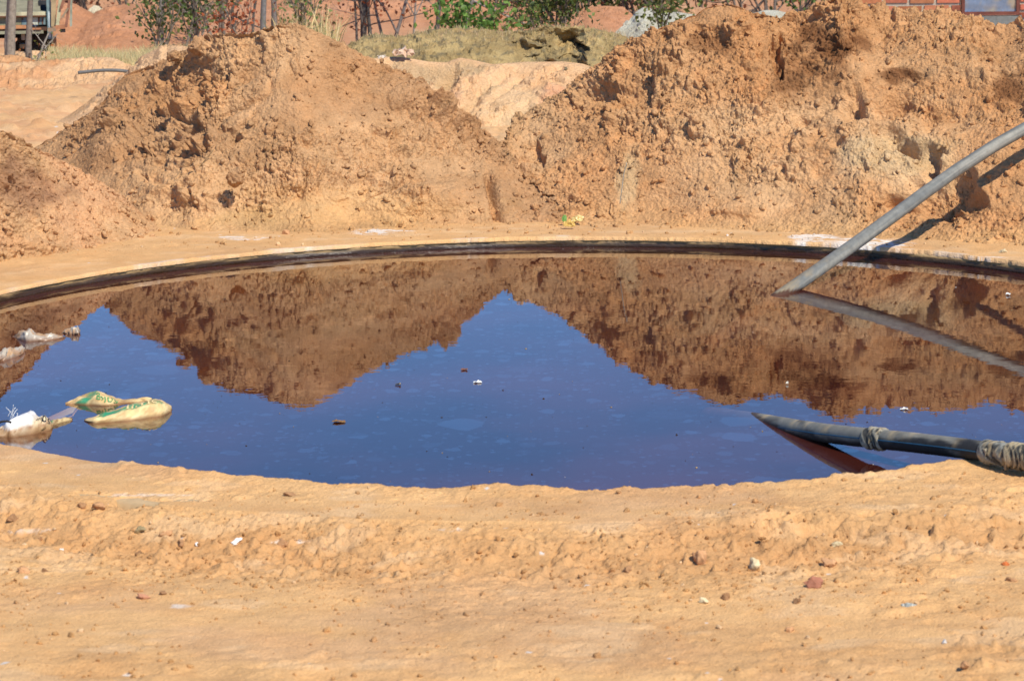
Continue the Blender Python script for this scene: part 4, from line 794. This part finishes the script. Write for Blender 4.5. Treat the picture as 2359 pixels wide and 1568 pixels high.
# floating bits
def scrap(u, v, w, h, col, label, seed, z=0.002, name='scrap', cat='scrap', mat=None, lift=.6, D=None, n=9):
    p = at(u, v, D=D) if D else at(u, v, z=z); k = p[1]/F_PX; r = np.random.default_rng(seed); W_ = w*k; Hh = h*k
    s = np.linspace(-.5, .5, n); S, T = np.meshgrid(s, s, indexing='ij'); x = S*W_*(1-.3*T); y = T*W_*.6; z_ = Hh*lift*(.5+fbm(S*3+seed, T*3, seed, 3)*1.6-(S**2+T**2)*1.1)
    V = np.stack([x+.1*W_*fbm(S*3, T*3+4, seed+1, 2), y+.1*W_*fbm(S*3, T*3+8, seed+2, 2), np.maximum(z_, 0)+.001], -1).reshape(-1, 3)+p; V2 = V-np.array([0, 0, .0015]); nn = len(V); g = grid_faces(n, n)
    o = mesh_obj(name, np.concatenate([V, V2]), np.concatenate([g, g[:, ::-1]+nn]), mat or M_PLASTIC, None, col, smooth=False); tag(o, label, cat); return o
scrap(1101, 880, 18, 6, (.75, .74, .68), 'white scrap floating in the blue middle of the water', 1, cat='floating scrap'); scrap(781, 971, 28, 9, (.30, .16, .06), 'dry brown leaf floating in the middle of the pond', 2, name='leaf', cat='leaf', mat=M_LEAF)
scrap(1070, 851, 15, 5, (.25, .11, .07), 'small brown leaf floating above the white scrap', 3, name='leaf', cat='leaf', mat=M_LEAF); scrap(2083, 942, 18, 6, (.72, .70, .64), 'white scrap floating in the reflection of the right heap', 4, cat='floating scrap')
scrap(2322, 679, 10, 7, (.75, .73, .68), 'white fleck floating near the far rim at the right edge', 5, cat='floating scrap'); scrap(1813, 884, 5, 8, (.75, .73, .6), 'tiny pale fleck floating between the two pipes', 6, cat='floating scrap')
scrap(917, 886, 12, 7, (.05, .04, .03), 'dark twig-like bit floating left of the white scrap', 7, cat='floating scrap'); scrap(305, 762, 9, 4, (.35, .12, .04), 'orange-brown leaf fragment floating right of the far left plastic', 8, name='leaf', cat='leaf', mat=M_LEAF)
VV = []; FF = []; CC = []
for i in range(260):
    u = rng.uniform(-20, 2380); v = 600+540*rng.random()**.8; p = at(u, v, z=.001)
    if np.hypot(p[0]-TC[0], p[1]-TC[1]) > TR-.05: continue
    s = .0010+.0024*rng.random()**3; V = TEMPL[i % 10][:]; V = (stone_shape(ICO1, i % 9, .5))*np.array([s*1.4, s, s*.7])+p; VV.append(V); FF.append(ICO1[1]+len(VV)*len(V)-len(V))
    cc = (.05, .035, .02) if rng.random() < .75 else ((.38, .27, .13) if rng.random() < .88 else (.7, .66, .58)); CC.append(np.tile(np.array(cc), (len(V), 1)))
tag(mesh_obj('floating_specks', np.concatenate(VV), np.concatenate(FF), M_STONE, None, np.concatenate(CC)), 'tiny dark and pale specks floating all over the water', 'specks', kind='stuff')
# litter on land
w_ = empty('wrapper', at(1320, 520, z=.058)); tag(w_, 'crumpled yellow plastic wrapper lying on the shelf beyond the far rim', 'wrapper')
def crump(u, v, w, h, col, seed, name, parent=None, label=None, cat=None, z=.058, mat=None, D=None, n=15, amp=1.0):
    p = at(u, v, D=D) if D else at(u, v, z=z); k = p[1]/F_PX; s = np.linspace(-.5, .5, n); S, T = np.meshgrid(s, s, indexing='ij'); W_ = w*k; H = h*k
    rag = 1+.35*vn(S*4+T*9, S*0+seed, seed)
    V = np.stack([S*W_*rag+amp*.18*W_*vn(T*5, S*3+3, seed), T*.4*W_+amp*.25*W_*vn(S*6, T*4, seed+1), H*(.5+T*.8)*rag*(1-1.5*S**2)+amp*.5*H*vn(S*7+1, T*5, seed+2)+.004], -1).reshape(-1, 3)+p
    V2 = V+np.array([0, .0015, -.001]); nn = len(V); g = grid_faces(n, n)
    o = mesh_obj(name, np.concatenate([V, V2]), np.concatenate([g, g[:, ::-1]+nn]), mat or M_PLASTIC, parent, col, smooth=False)
    if label: tag(o, label, cat)
    return o
crump(1312, 524, 26, 15, (.58, .37, .09), 81, 'wrapper_sheet', w_); crump(1330, 512, 26, 14, (.60, .44, .16), 82, 'wrapper_sheet', w_); crump(1300, 512, 10, 16, (.16, .32, .07), 83, 'green_flap', w_)
crump(930, 131, 44, 20, (.58, .40, .27), 84, 'plastic_sheet', None, 'torn peach-coloured plastic sheeting on top of the pink bank', 'plastic sheet', D=19.75, amp=1.6, n=21)
crump(880, 135, 18, 7, (.66, .56, .44), 85, 'plastic_sheet', None, 'small whitish plastic tatter left of the peach sheeting on the bank', 'plastic sheet', D=19.6, amp=1.5)
crump(2095, 1405, 42, 14, (.26, .27, .24), 86, 'plastic_scrap', None, 'pointed grey plastic scrap half buried in the right foreground', 'plastic scrap', z=-.02, amp=.5)
crump(2054, 1384, 28, 5, (.62, .28, .12), 87, 'clay_flake', None, 'flat orange flake left of the grey plastic scrap', 'flake', z=-.02, mat=M_STONE, amp=.4)
# twigs on the heaps
for i, (pts, D, c, lab) in enumerate([([(1428, 470), (1432, 440), (1437, 400), (1444, 375)], 14.1, (.30, .27, .22), 'thin grey root hanging on the left part of the right heap'), ([(455, 300+90), (470, 372), (492, 345)], 14.6, (.30, .2, .1), 'dry twig sticking out of the rough face of the left heap'), ([(708, 250), (716, 240), (725, 232)], 15.0, (.6, .42, .2), 'short straw on the upper left heap')]):
    V, Fc = tube(spline([at(a, b, D=D-.12) for a, b in pts], 20), .0022, 5); tag(mesh_obj('twig', V, Fc, M_BARK, None, c), lab, 'twig')

# ------------------------------------------------------------------ brick hut
def hut():
    D = 27.0; L = at(1978, 0, D=D)[0]; t = empty('brick_hut', (L+1.5, D, -.2)); tag(t, 'small red brick hut with a metal-sheeted opening behind the right heap', 'building')
    z0, z1 = -.25, 2.1; ox0 = at(2215, 0, D=D)[0]; ox1 = at(2349, 0, D=D)[0]; oz = at(2280, 35, D=D)[2]; xr = L+3.6
    bt = MB(); r = np.random.default_rng(5)
    for (a, b) in ((L+.02, ox0-.004), (ox1+.004, xr)):
        bt.box(a, b, D+.012, D+.22, z0, z1, (.40, .36, .29), 1)
    bt.box(ox0-.004, ox1+.004, D+.012, D+.22, z0, oz-.10, (.40, .36, .29), 1); bt.box(ox0-.004, ox1+.004, D+.012, D+.22, oz+1.0, z1, (.40, .36, .29), 1)
    z = z0+.01; row = 0
    while z < z1-.06:
        x = L-(row % 2)*.12
        while x < xr:
            w = .215+r.uniform(-.012, .01); a, b = max(x, L+.02), min(x+w, xr); zz = z+r.uniform(-.003, .003); hh = .047+r.uniform(-.006, .004)
            segs = [(a, b)]
            if zz+hh > oz-.09 and zz < oz+1.0: segs = [(a, min(b, ox0-.008)), (max(a, ox1+.008), b)]
            for (p, q) in segs:
                if q-p > .04:
                    cc = np.array((.42, .145, .075))*r.uniform(.55, 1.15)+np.array([0, r.uniform(-.01, .03), r.uniform(0, .02)]); e = r.uniform(0, .006)
                    bt.box(p, q, D-e, D+.05, zz, zz+hh, cc, 0)
            x += w+.028
        z += .073; row += 1
    bm_ = col_mat('brick', .9, .25, 18, .15, .5); mm = col_mat('mortar', .95, .2, 30, .1, .6)
    w = bt.build('wall', [bm_, mm], t)
    fr = MB(); fw = .03
    for (a, b, c, d) in ((ox0, ox0+fw, oz, oz+1), (ox1-fw, ox1, oz, oz+1), (ox0+fw, ox1-fw, oz, oz+fw), (ox0+fw, ox1-fw, oz+1-fw, oz+1)): fr.box(a, b, D-.02, D+.03, c, d, (.14, .045, .03))
    f = fr.build('window_frame', M_PAINT, t)
    n = 24; s = np.linspace(0, 1, n); S, T = np.meshgrid(s, s, indexing='ij'); X = ox0+fw+.002+(ox1-ox0-2*fw-.004)*T; Z = oz+fw+.002+(1-2*fw-.004)*S; Y = D+.005+.006*fbm(T*4, S*6, 91, 3)+.004*np.sin(S*60)
    sc = mixc(np.array((.20, .26, .36)), np.array((.38, .33, .24)), sm(-.1, .3, fbm(T*4, S*9, 92, 3)))
    V = np.stack([X, Y, Z], -1).reshape(-1, 3); m = col_mat('galvanised_sheet', .35, .2, 14, .5, .1, .45); mesh_obj('metal_sheet', V, grid_faces(n, n), m, t, sc.reshape(-1, 3))
    sl = MB(); sl.box(ox0-.02, ox1+.02, D-.012, D+.012, oz-.14, oz-.004, (.17, .185, .18)); sl.build('sill', mm, t)
    rf = MB(); rf.box(L-.15, xr+.1, D-.2, D+.9, z1+.002, z1+.05, (.3, .3, .3)); rf.build('roof', M_PAINT, t)
    sd = MB(); sd.box(L+.022, L+.2, D+.222, D+.7, z0, z1, (.45, .14, .06)); sd.build('side_wall', bm_, t)
hut()
# ------------------------------------------------------------------ old truck
def truck():
    D = 32.0; k = D/F_PX
    def X(u): return at(u, 60, D=D)[0]
    def Z(v): return at(80, v, D=D)[2]
    g = -.55; t = empty('old_truck', (X(107), D, g)); tag(t, 'derelict pale blue and rusty truck standing among the trees at the upper left', 'truck')
    BE = (.24, .22, .13); BL = (.15, .22, .23); RU = (.13, .05, .022); DK = (.02, .018, .018)
    m = MB(); m.box(X(-140), X(107), D, D+.9, Z(58), Z(38), BE); 
    for (a, b, c) in ((22, 30, BE), (32, 50, BE), (51, 62, BL), (64, 66, RU), (67, 88, (.45, .47, .38)), (90, 105, BL)): m.box(X(a), X(b), D-.012, D-.001, Z(57), Z(40), c)
    for (a, v0, v1) in ((30, 40, 50), (52, 40, 46), (63, 39, 57), (89, 40, 52), (97, 41, 56), (70, 54, 57), (75, 54, 57), (90, 39, 43)): m.box(X(a), X(a+3), D-.016, D-.0125, Z(v1), Z(v0), RU)
    m.build('front_panel', M_PAINT, t)
    m = MB(); m.box(X(-140), X(106), D-.06, D+.9, Z(36), Z(27), (.42, .40, .26)); m.box(X(-140), X(106), D-.065, D-.061, Z(38), Z(35), RU); m.build('ledge', M_PAINT, t)
    # sloping bonnet
    V = np.array([(X(-140), D, Z(27)), (X(95), D, Z(27)), (X(90), D+.7, Z(-18)), (X(-140), D+.7, Z(-18)), (X(-140), D+1.3, Z(-18)), (X(90), D+1.3, Z(-18)), (X(-140), D+1.3, Z(27)), (X(95), D+1.3, Z(27))])
    mesh_obj('bonnet', V, [(0, 1, 2, 3), (3, 2, 5, 4), (4, 5, 7, 6), (1, 7, 5, 2), (0, 3, 4, 6)], M_PAINT, t, (.24, .22, .14), smooth=False)
    m = MB(); m.box(X(-140), X(108), D-.10, D+.1, Z(70), Z(62), (.07, .035, .02)); m.box(X(-140), X(66), D-.12, D-.101, Z(64), Z(56), (.42, .20, .09)); m.box(X(-140), X(100), D-.11, D-.101, Z(76), Z(69), (.22, .22, .15)); m.box(X(72), X(95), D-.13, D-.111, Z(67), Z(63), (.33, .15, .07)); m.build('bumper', M_PAINT, t)
    m = MB(); m.box(X(109), X(119), D-.05, D+.05, Z(90), Z(-20), BL); m.box(X(112), X(116), D-.06, D-.051, Z(86), Z(27), (.45, .55, .58)); m.build('corner_post', M_PAINT, t)
    m = MB(); m.box(X(-140), X(104), D+.9, D+3.0, Z(100), Z(76), DK); m.box(X(49), X(57), D-.05, D+.02, Z(91), Z(75), (.25, .2, .14)); m.box(X(44), X(62), D+.1, D+.3, Z(112), Z(103), (.2, .17, .09)); m.build('chassis', M_PAINT, t)
    # strips of bent bodywork hanging at the side
    def strip(a, b, w, c, d=0.0):
        A = at(a[0], a[1], D=D-.1+d); B = at(b[0], b[1], D=D-.1+d); w = w*k
        V = np.array([A+(-w/2, 0, 0), A+(w/2, 0, 0), B+(w/2, 0, 0), B+(-w/2, 0, 0)]); V = np.concatenate([V, V+np.array([0, .03, 0])])
        mesh_obj('bodywork_strip', V, [(3, 2, 1, 0), (4, 5, 6, 7), (0, 1, 5, 4), (1, 2, 6, 5), (2, 3, 7, 6), (3, 0, 4, 7)], M_PAINT, t, c, smooth=False)
    strip((120, -10), (120, 62), 11, (.36, .27, .15)); strip((135, -8), (127, 62), 8, (.40, .40, .25), -.05); strip((144, -10), (134, 22), 7, (.22, .10, .06), -.08); strip((156, -10), (147, 64), 6, (.24, .11, .07), -.05); strip((160, -8), (159, 62), 5, (.26, .30, .24), -.02); strip((150, 20), (136, 42), 5, (.25, .2, .13), -.1)
    m = MB(); m.box(X(128), X(150), D-.16, D-.1, Z(66), Z(57), (.35, .16, .08)); m.box(X(138), X(150), D-.15, D-.1, Z(74), Z(66), DK); m.box(X(110), X(128), D-.17, D-.1, Z(71), Z(63), (.27, .19, .12)); m.build('step', M_PAINT, t)
    for side, ux in ((0, 103), (1, -110)):
        R = .34; w = .16; cx = X(ux); cz = g+R+.02; n = 40; th = np.linspace(0, 2*np.pi, n, endpoint=False); prof = [(.55, -1), (.9, -1), (1, -.75), (1, .75), (.9, 1), (.55, 1)]
        V = np.concatenate([np.stack([cx+s*w/2+0*th, D+.35+R*r*np.cos(th), cz+R*r*np.sin(th)*(1+.0*th)], -1) for r, s in prof])
        V[:, 2] += .0; Fc = grid_faces(6, n, True); wh = mesh_obj('tyre', V, Fc, M_RUBBER, t, (.03, .028, .027))
        V = np.concatenate([np.stack([cx+s*w/2+0*th, D+.35+R*r*np.cos(th), cz+R*r*np.sin(th)], -1) for r, s in ((.56, -.9), (.5, -.6), (.15, -.5), (.15, .5), (.5, .6), (.56, .9))]); mesh_obj('rim', V, grid_faces(6, n, True), M_PAINT, wh, (.15, .1, .06))
    m = MB(); m.box(X(117), X(128), D-.02, D+.3, Z(136), Z(88), (.30, .19, .11)); m.build('lit_muddy_tread', M_SOIL, t)  # stand-in box for the wheel's muddy tread side, sunlight painted into its colour
    t.rotation_euler = (0, 0, math.radians(8.4))
truck()
# ------------------------------------------------------------------ trees, shrubs, grass
def branch_tree(name, label, cat, u, v, D, height, lean=0., trunk_r=.05, levels=3, leaves=200, leaf=(.10, .16, .04), leaf2=None, lsize=.045, seed=0, bark=(.20, .17, .14), bare=.35, spread=.5, group=None, multi=1, first=.35, droop=0., lmin=0.0, splay=.25):
    r = np.random.default_rng(seed); base = at(u, v, D=D); gz0 = base[2]; t = empty(name, base); tag(t, label, cat, group)
    bt = MB(); tips = []
    def grow(p, d, L, rad, lv):
        n = 6; pts = [p]; dd = d.copy()
        for i in range(n):
            dd = dd+r.normal(size=3)*(.045 if lv == 0 else .14)+np.array([0, 0, .03-droop*.1*lv]); dd /= np.linalg.norm(dd); pts.append(pts[-1]+dd*L/n)
        rr = np.linspace(rad, rad*.55, n+1); V, Fc = tube(pts, rr, 7 if lv == 0 else 5, caps=False); bt.add(V, Fc, np.array(bark)*r.uniform(.8, 1.15))
        if lv >= 1: tips.extend([(q, lv) for q in pts[2:]])
        if lv < levels:
            k = r.integers(3, 6) if lv == 0 else r.integers(2, 4)
            for j in range(k):
                f = (first+(1-first)*r.random()) if lv == 0 else r.uniform(.3, 1); i = min(n-1, int(f*n)); q = pts[i]
                nd = dd*(.6)+r.normal(size=3)*spread+np.array([0, 0, .25-droop*.3]); nd /= np.linalg.norm(nd); grow(q, nd, L*r.uniform(.45, .7), rr[i]*.6, lv+1)
    for m_ in range(multi):
        d0 = np.array([lean+(r.normal()*splay if multi > 1 else 0), r.normal()*.1, 1.0]); d0 /= np.linalg.norm(d0)
        grow(base+np.array([r.normal()*.05*(multi > 1), 0, -.08]), d0, height*(.62 if levels > 0 else 1)*r.uniform(.85, 1.1), trunk_r*r.uniform(.8, 1.1), 0)
    bt.build('trunk', M_BARK, t, smooth=True)
    if leaves and tips:
        VV = []; CC = []; l2 = np.array(leaf2 if leaf2 is not None else leaf)
        cl = [tips[i] for i in r.integers(0, len(tips), max(6, leaves//9))]
        for i in range(leaves):
            q, lv = cl[r.integers(0, len(cl))]; c = q+r.normal(size=3)*np.array([.10, .10, .09])*(1+.4*bare)
            if c[2] < gz0+lmin: continue
            a = r.normal(size=3); a /= np.linalg.norm(a); b = np.cross(a, r.normal(size=3)); b /= np.linalg.norm(b); s = lsize*r.uniform(.6, 1.3); nn = np.cross(a, b)
            VV.append([c, c+a*s*.5+b*s*.36+nn*s*.08, c+a*s*1.1, c+a*s*.5-b*s*.36+nn*s*.08]); cc = (np.array(leaf) if r.random() < .6 else l2)*r.uniform(.65, 1.35); CC += [cc]*4
        if VV: VV = np.array(VV).reshape(-1, 3); mesh_obj('crown', VV, np.arange(len(VV)).reshape(-1, 4), M_LEAF, t, np.array(CC), smooth=False)
    return t
GR = (.11, .17, .04); GR2 = (.20, .24, .07); RD = (.33, .095, .035); RD2 = (.22, .075, .04); DG = (.045, .075, .02)
GT = 'trees and shrubs in front of the red spoil heaps'
A_ = branch_tree
A_('tree', 'grey double trunk at the far left edge in front of the truck', 'tree', 14, 136, 25.2, 2.2, 0, .040, 2, 130, GR2, GR, .06, 701, (.24, .20, .16), multi=2, group=GT, first=.5, lmin=.55, splay=.06)
A_('tree', 'slim forked grey tree crossing the front of the truck', 'tree', 66, 134, 25.6, 2.0, .0, .03, 2, 170, (.22, .22, .05), GR, .05, 702, (.22, .18, .15), group=GT, first=.45, lmin=.5)
A_('shrub', 'bent bare-branched shrub with a few orange leaves under the truck bumper', 'shrub', 78, 136, 25.5, .55, .55, .014, 2, 45, (.22, .24, .05), (.45, .16, .05), .035, 703, (.30, .26, .22), group=GT, first=.3)
A_('tree', 'single straight grey trunk rising from the leafy shrub left of centre', 'tree', 373, 96, 29.0, 2.2, 0, .03, 1, 60, GR, GR2, .05, 704, (.20, .18, .16), group=GT, first=.75)
A_('shrub', 'olive-green leafy shrub at the foot of the single straight trunk', 'shrub', 368, 108, 28.6, .80, 0, .014, 2, 420, (.12, .15, .04), DG, .045, 705, multi=5, group=GT, first=.15, splay=.35)
A_('shrub', 'tall mid-green shrub behind the skyline boulder of the left heap', 'shrub', 452, 104, 31.5, 1.1, 0, .02, 3, 650, GR, DG, .05, 706, multi=4, group=GT, first=.15, splay=.3)
A_('shrub', 'green bushy shrub with dark stems left of the red-leaved sapling', 'shrub', 500, 98, 32.5, 1.4, 0, .025, 3, 600, DG, GR2, .05, 707, multi=4, group=GT, first=.3)
A_('sapling', 'small sapling with brick-red leaves beside the thick grey trunk', 'shrub', 553, 96, 31, .75, 0, .012, 2, 330, (.42, .12, .05), RD, .045, 708, multi=3, group=GT, first=.2)
A_('tree', 'dark crooked tree behind the red-leaved sapling', 'tree', 536, 98, 34, 2.0, .05, .026, 4, 360, DG, RD2, .05, 709, (.09, .08, .075), group=GT, first=.3)
A_('tree', 'thickest grey trunk standing just behind the left heap', 'tree', 606, 90, 29.5, 2.4, -.02, .038, 1, 60, RD, GR, .05, 710, (.17, .165, .16), group=GT, first=.8)
A_('tree', 'leaning grey trunk right of the thickest trunk', 'tree', 634, 88, 32, 2.3, -.06, .036, 2, 120, RD, GR, .05, 711, (.17, .15, .14), group=GT, first=.6)
A_('tree', 'thin upright stem left of the thickest trunk', 'tree', 581, 92, 33.5, 2.0, 0, .018, 2, 120, RD, GR, .045, 712, (.13, .12, .11), group=GT)
A_('shrub', 'straw-coloured weedy shrub with green tips behind the top of the left heap', 'shrub', 715, 88, 30.5, 1.0, 0, .014, 2, 520, GR, (.42, .34, .17), .045, 713, multi=5, group=GT, first=.2)
A_('tree', 'red-leaved tree with several dark stems left of the bare forked tree', 'tree', 828, 96, 33.0, 2.1, 0, .018, 4, 1100, RD, RD2, .05, 714, (.12, .10, .09), multi=3, group=GT, first=.25, splay=.12)
A_('tree', 'dark straight double trunk with rusty leaves in the middle of the red slope', 'tree', 852, 97, 34.0, 2.4, .02, .032, 3, 520, RD, RD2, .05, 715, (.09, .085, .08), multi=2, group=GT, first=.45, splay=.03)
A_('tree', 'bare forked tree with spreading grey branches', 'tree', 893, 98, 33.0, 1.9, .02, .022, 4, 260, RD, RD2, .045, 716, (.17, .15, .14), group=GT, first=.2, spread=.62, multi=2, splay=.22)
A_('tree', 'thin bare tree right of the forked tree', 'tree', 952, 94, 34.5, 2.0, .0, .015, 4, 220, RD, RD2, .045, 717, (.2, .18, .16), group=GT, first=.3, spread=.6)
A_('tree', 'slender black trunk with a rusty crown left of the bright green shrub', 'tree', 1003, 86, 32.0, 2.0, 0, .026, 2, 520, RD, (.30, .08, .03), .05, 718, (.08, .07, .065), group=GT, first=.4)
A_('tree', 'pale forked tree with rusty leaves behind the bright green shrub', 'tree', 1055, 70, 36.0, 2.4, .03, .028, 3, 620, RD, RD2, .05, 719, (.26, .24, .22), multi=2, group=GT, first=.3, splay=.2)
A_('shrub', 'bright fresh green shrub with large drooping leaves on the olive mound', 'shrub', 1078, 74, 26.8, .47, 0, .012, 2, 620, (.10, .20, .035), (.17, .28, .06), .060, 720, (.15, .14, .08), multi=7, group=GT, first=.1, splay=.5, droop=.5)
A_('shrub', 'little fresh green sprig at the right end of the bright green shrub', 'shrub', 1160, 72, 26.8, .24, 0, .006, 1, 60, (.12, .22, .04), GR2, .05, 721, multi=3, group=GT, first=.1, splay=.4)
A_('shrub', 'dull green leafy shrub above the scarp of the olive mound', 'shrub', 1285, 66, 27.2, .85, 0, .014, 3, 1500, (.12, .15, .035), DG, .045, 722, multi=7, group=GT, first=.15, splay=.5)
A_('shrub', 'small dull green shrub at the left foot of the leafy shrub above the scarp', 'shrub', 1222, 68, 27.0, .40, -.3, .008, 2, 260, GR, GR2, .045, 723, multi=3, group=GT, first=.1, splay=.4)
A_('shrub', 'sparse green shrub in front of the grey-white heap', 'shrub', 1528, 66, 30.5, .62, .1, .012, 2, 420, (.09, .12, .03), GR2, .05, 724, multi=3, group=GT, first=.3, splay=.35)
GB = 'dense bushes along the top of the photo'
for i, (u, D, h, c, c2, lab, n) in enumerate([
    (1130, 44, 1.6, RD2, DG, 'dark rusty bush at the top above the red spoil heap', 900), (1205, 45, 1.7, DG, RD2, 'dark green bush at the top above the middle red heap', 1500), (1275, 45, 1.7, DG, GR, 'deep green bush top centre-right behind the leafy shrub', 1500),
    (1345, 44, 1.8, GR, DG, 'mid green bush above the red heap next to the grey-white heap', 1600), (1405, 43, 1.8, DG, GR2, 'dark olive bush above the right end of the red heap', 1600), (1462, 42, 1.8, GR, RD2, 'olive bush with rusty flecks over the grey-white heap', 1500),
    (1540, 42, 1.9, DG, GR2, 'dense dark bush behind the sparse green shrub', 1500), (1615, 43, 1.9, RD2, GR, 'brownish bush left of the highest crest of the right heap', 1200), (1700, 43, 2.0, (.20, .13, .08), RD2, 'dry grey-brown thicket behind the dip in the right heap crest', 1200),
    (1775, 41, 1.7, GR, DG, 'green bush over the dip of the right heap crest', 1600), (1850, 43, 2.0, RD2, (.2, .13, .08), 'reddish dry thicket left of the brick hut', 1200),
    (560, 46, 2.0, RD2, (.2, .13, .08), 'dry reddish bush above the slope behind the dark crooked tree', 900), (700, 47, 2.0, RD2, (.2, .13, .08), 'dry reddish bush at the top above the weedy shrub', 900), (300, 44, 1.9, RD2, (.22, .15, .1), 'dry reddish bush above the left red spoil heap', 900),
    (210, 44, 1.9, (.22, .14, .09), RD2, 'dry greyish bush right of the truck at the top edge', 900), (430, 44, 1.8, RD, RD2, 'rusty bush behind the tall mid-green shrub', 900), (980, 47, 2.0, DG, RD2, 'dark bush on the skyline of the widest red slope', 900)]):
    A_('bush', lab, 'bush', u, 52, D, h, 0, .022, 3, int(n*.7), c, c2, .075, 760+i, (.13, .11, .095), multi=4, group=GB, first=.15, splay=.3)
# distant thicket: one mass
r = np.random.default_rng(77); n = 30000; X = r.uniform(-16, 16, n); Y = r.uniform(50, 66, n); top = 1.6+1.2*fbm(X*.5, Y*.2, 3, 3); Z = -1.0+r.random(n)**.8*top*1.25
Cc = np.stack([X, Y, Z], -1); a = r.normal(size=(n, 3)); a /= np.linalg.norm(a, axis=1)[:, None]; b = np.cross(a, r.normal(size=(n, 3))); b /= np.linalg.norm(b, axis=1)[:, None]; s = r.uniform(.06, .16, (n, 1))
V = np.stack([Cc, Cc+a*s*.5+b*s*.4, Cc+a*s, Cc+a*s*.5-b*s*.4], 1).reshape(-1, 3); sel = r.random(n); base = np.where((sel < .4)[:, None], np.array(RD2), np.where((sel < .7)[:, None], np.array(DG), np.array((.2, .14, .09))))*r.uniform(.6, 1.3, (n, 1))
tag(mesh_obj('distant_thicket', V, np.arange(len(V)).reshape(-1, 4), M_LEAF, None, np.repeat(base, 4, 0), smooth=False), 'far mass of dry brown and green scrub behind the heaps', 'thicket', kind='stuff')
# dry grass
def grass(name, lab, pts, h0, h1, cols, seed, w=.006):
    r = np.random.default_rng(seed); pts = np.asarray(pts); n = len(pts); h = r.uniform(h0, h1, n)[:, None]; a = r.uniform(0, 2*np.pi, n); wv = np.stack([np.cos(a), np.sin(a), 0*a], -1)*w; ln = np.stack([r.normal(size=n)*.22, r.normal(size=n)*.22, np.ones(n)], -1)*h
    V = np.stack([pts-wv, pts+wv, pts+ln*.55+wv*.7, pts+ln*np.array([1.25, 1.25, 1]), pts+ln*.55-wv*.7], 1).reshape(-1, 3); Fc = np.arange(n*5).reshape(-1, 5); c = np.array([cols[i] for i in r.integers(0, len(cols), n)])*r.uniform(.75, 1.25, (n, 1))
    tag(mesh_obj(name, V, Fc, M_LEAF, None, np.repeat(c, 5, 0), smooth=False), lab, 'grass', kind='stuff')
r = np.random.default_rng(9); P = []
STR = [(.78, .64, .34), (.70, .58, .30), (.66, .50, .25), (.50, .46, .22)]
for i in range(12000):
    u = 110+330*r.random(); D = r.uniform(24.0, 27.6); x = at(u, 120, D=D)[0]; P.append((x, D, ground_z(np.array([x]), np.array([D]), False)[0][0]-.02))
grass('dry_grass', 'strip of pale dry grass between the red spoil heap and the ridge at the upper left', P, .05, .19, STR, 10, .004)
P = []
for i in range(420):
    u = r.uniform(630, 775); D = r.uniform(28, 31); x = at(u, 100, D=D)[0]; P.append((x, D, ground_z(np.array([x]), np.array([D]), False)[0][0]))
grass('dry_grass', 'tall straw-coloured grass behind the peak of the left heap', P, .10, .55, STR+[(.16, .20, .06)], 11, .005)
nm, Po, _, _ = [h for h in HEAPV if h[0] == 'rubble_mound'][0]; idx = r.integers(0, len(Po), 60000); Pq = Po[idx]; uu, vv = proj(Pq); topk = (vv < 95+12*r.normal(size=len(vv))); Pq = Pq[topk][:1300]
grass('dry_grass', 'short thin dry grass along the crest of the olive mound', Pq, .015, .055, [(.66, .50, .28), (.58, .40, .24), (.46, .40, .2)], 12, .002)
P = []
for i in range(1500):
    u = 20+120*r.random(); D = r.uniform(25.2, 27); x = at(u, 130, D=D)[0]; P.append((x, D, ground_z(np.array([x]), np.array([D]), False)[0][0]-.02))
grass('dry_grass', 'sparse dry grass under the old truck', P, .04, .14, STR[:3]+[(.2, .22, .08)], 13)
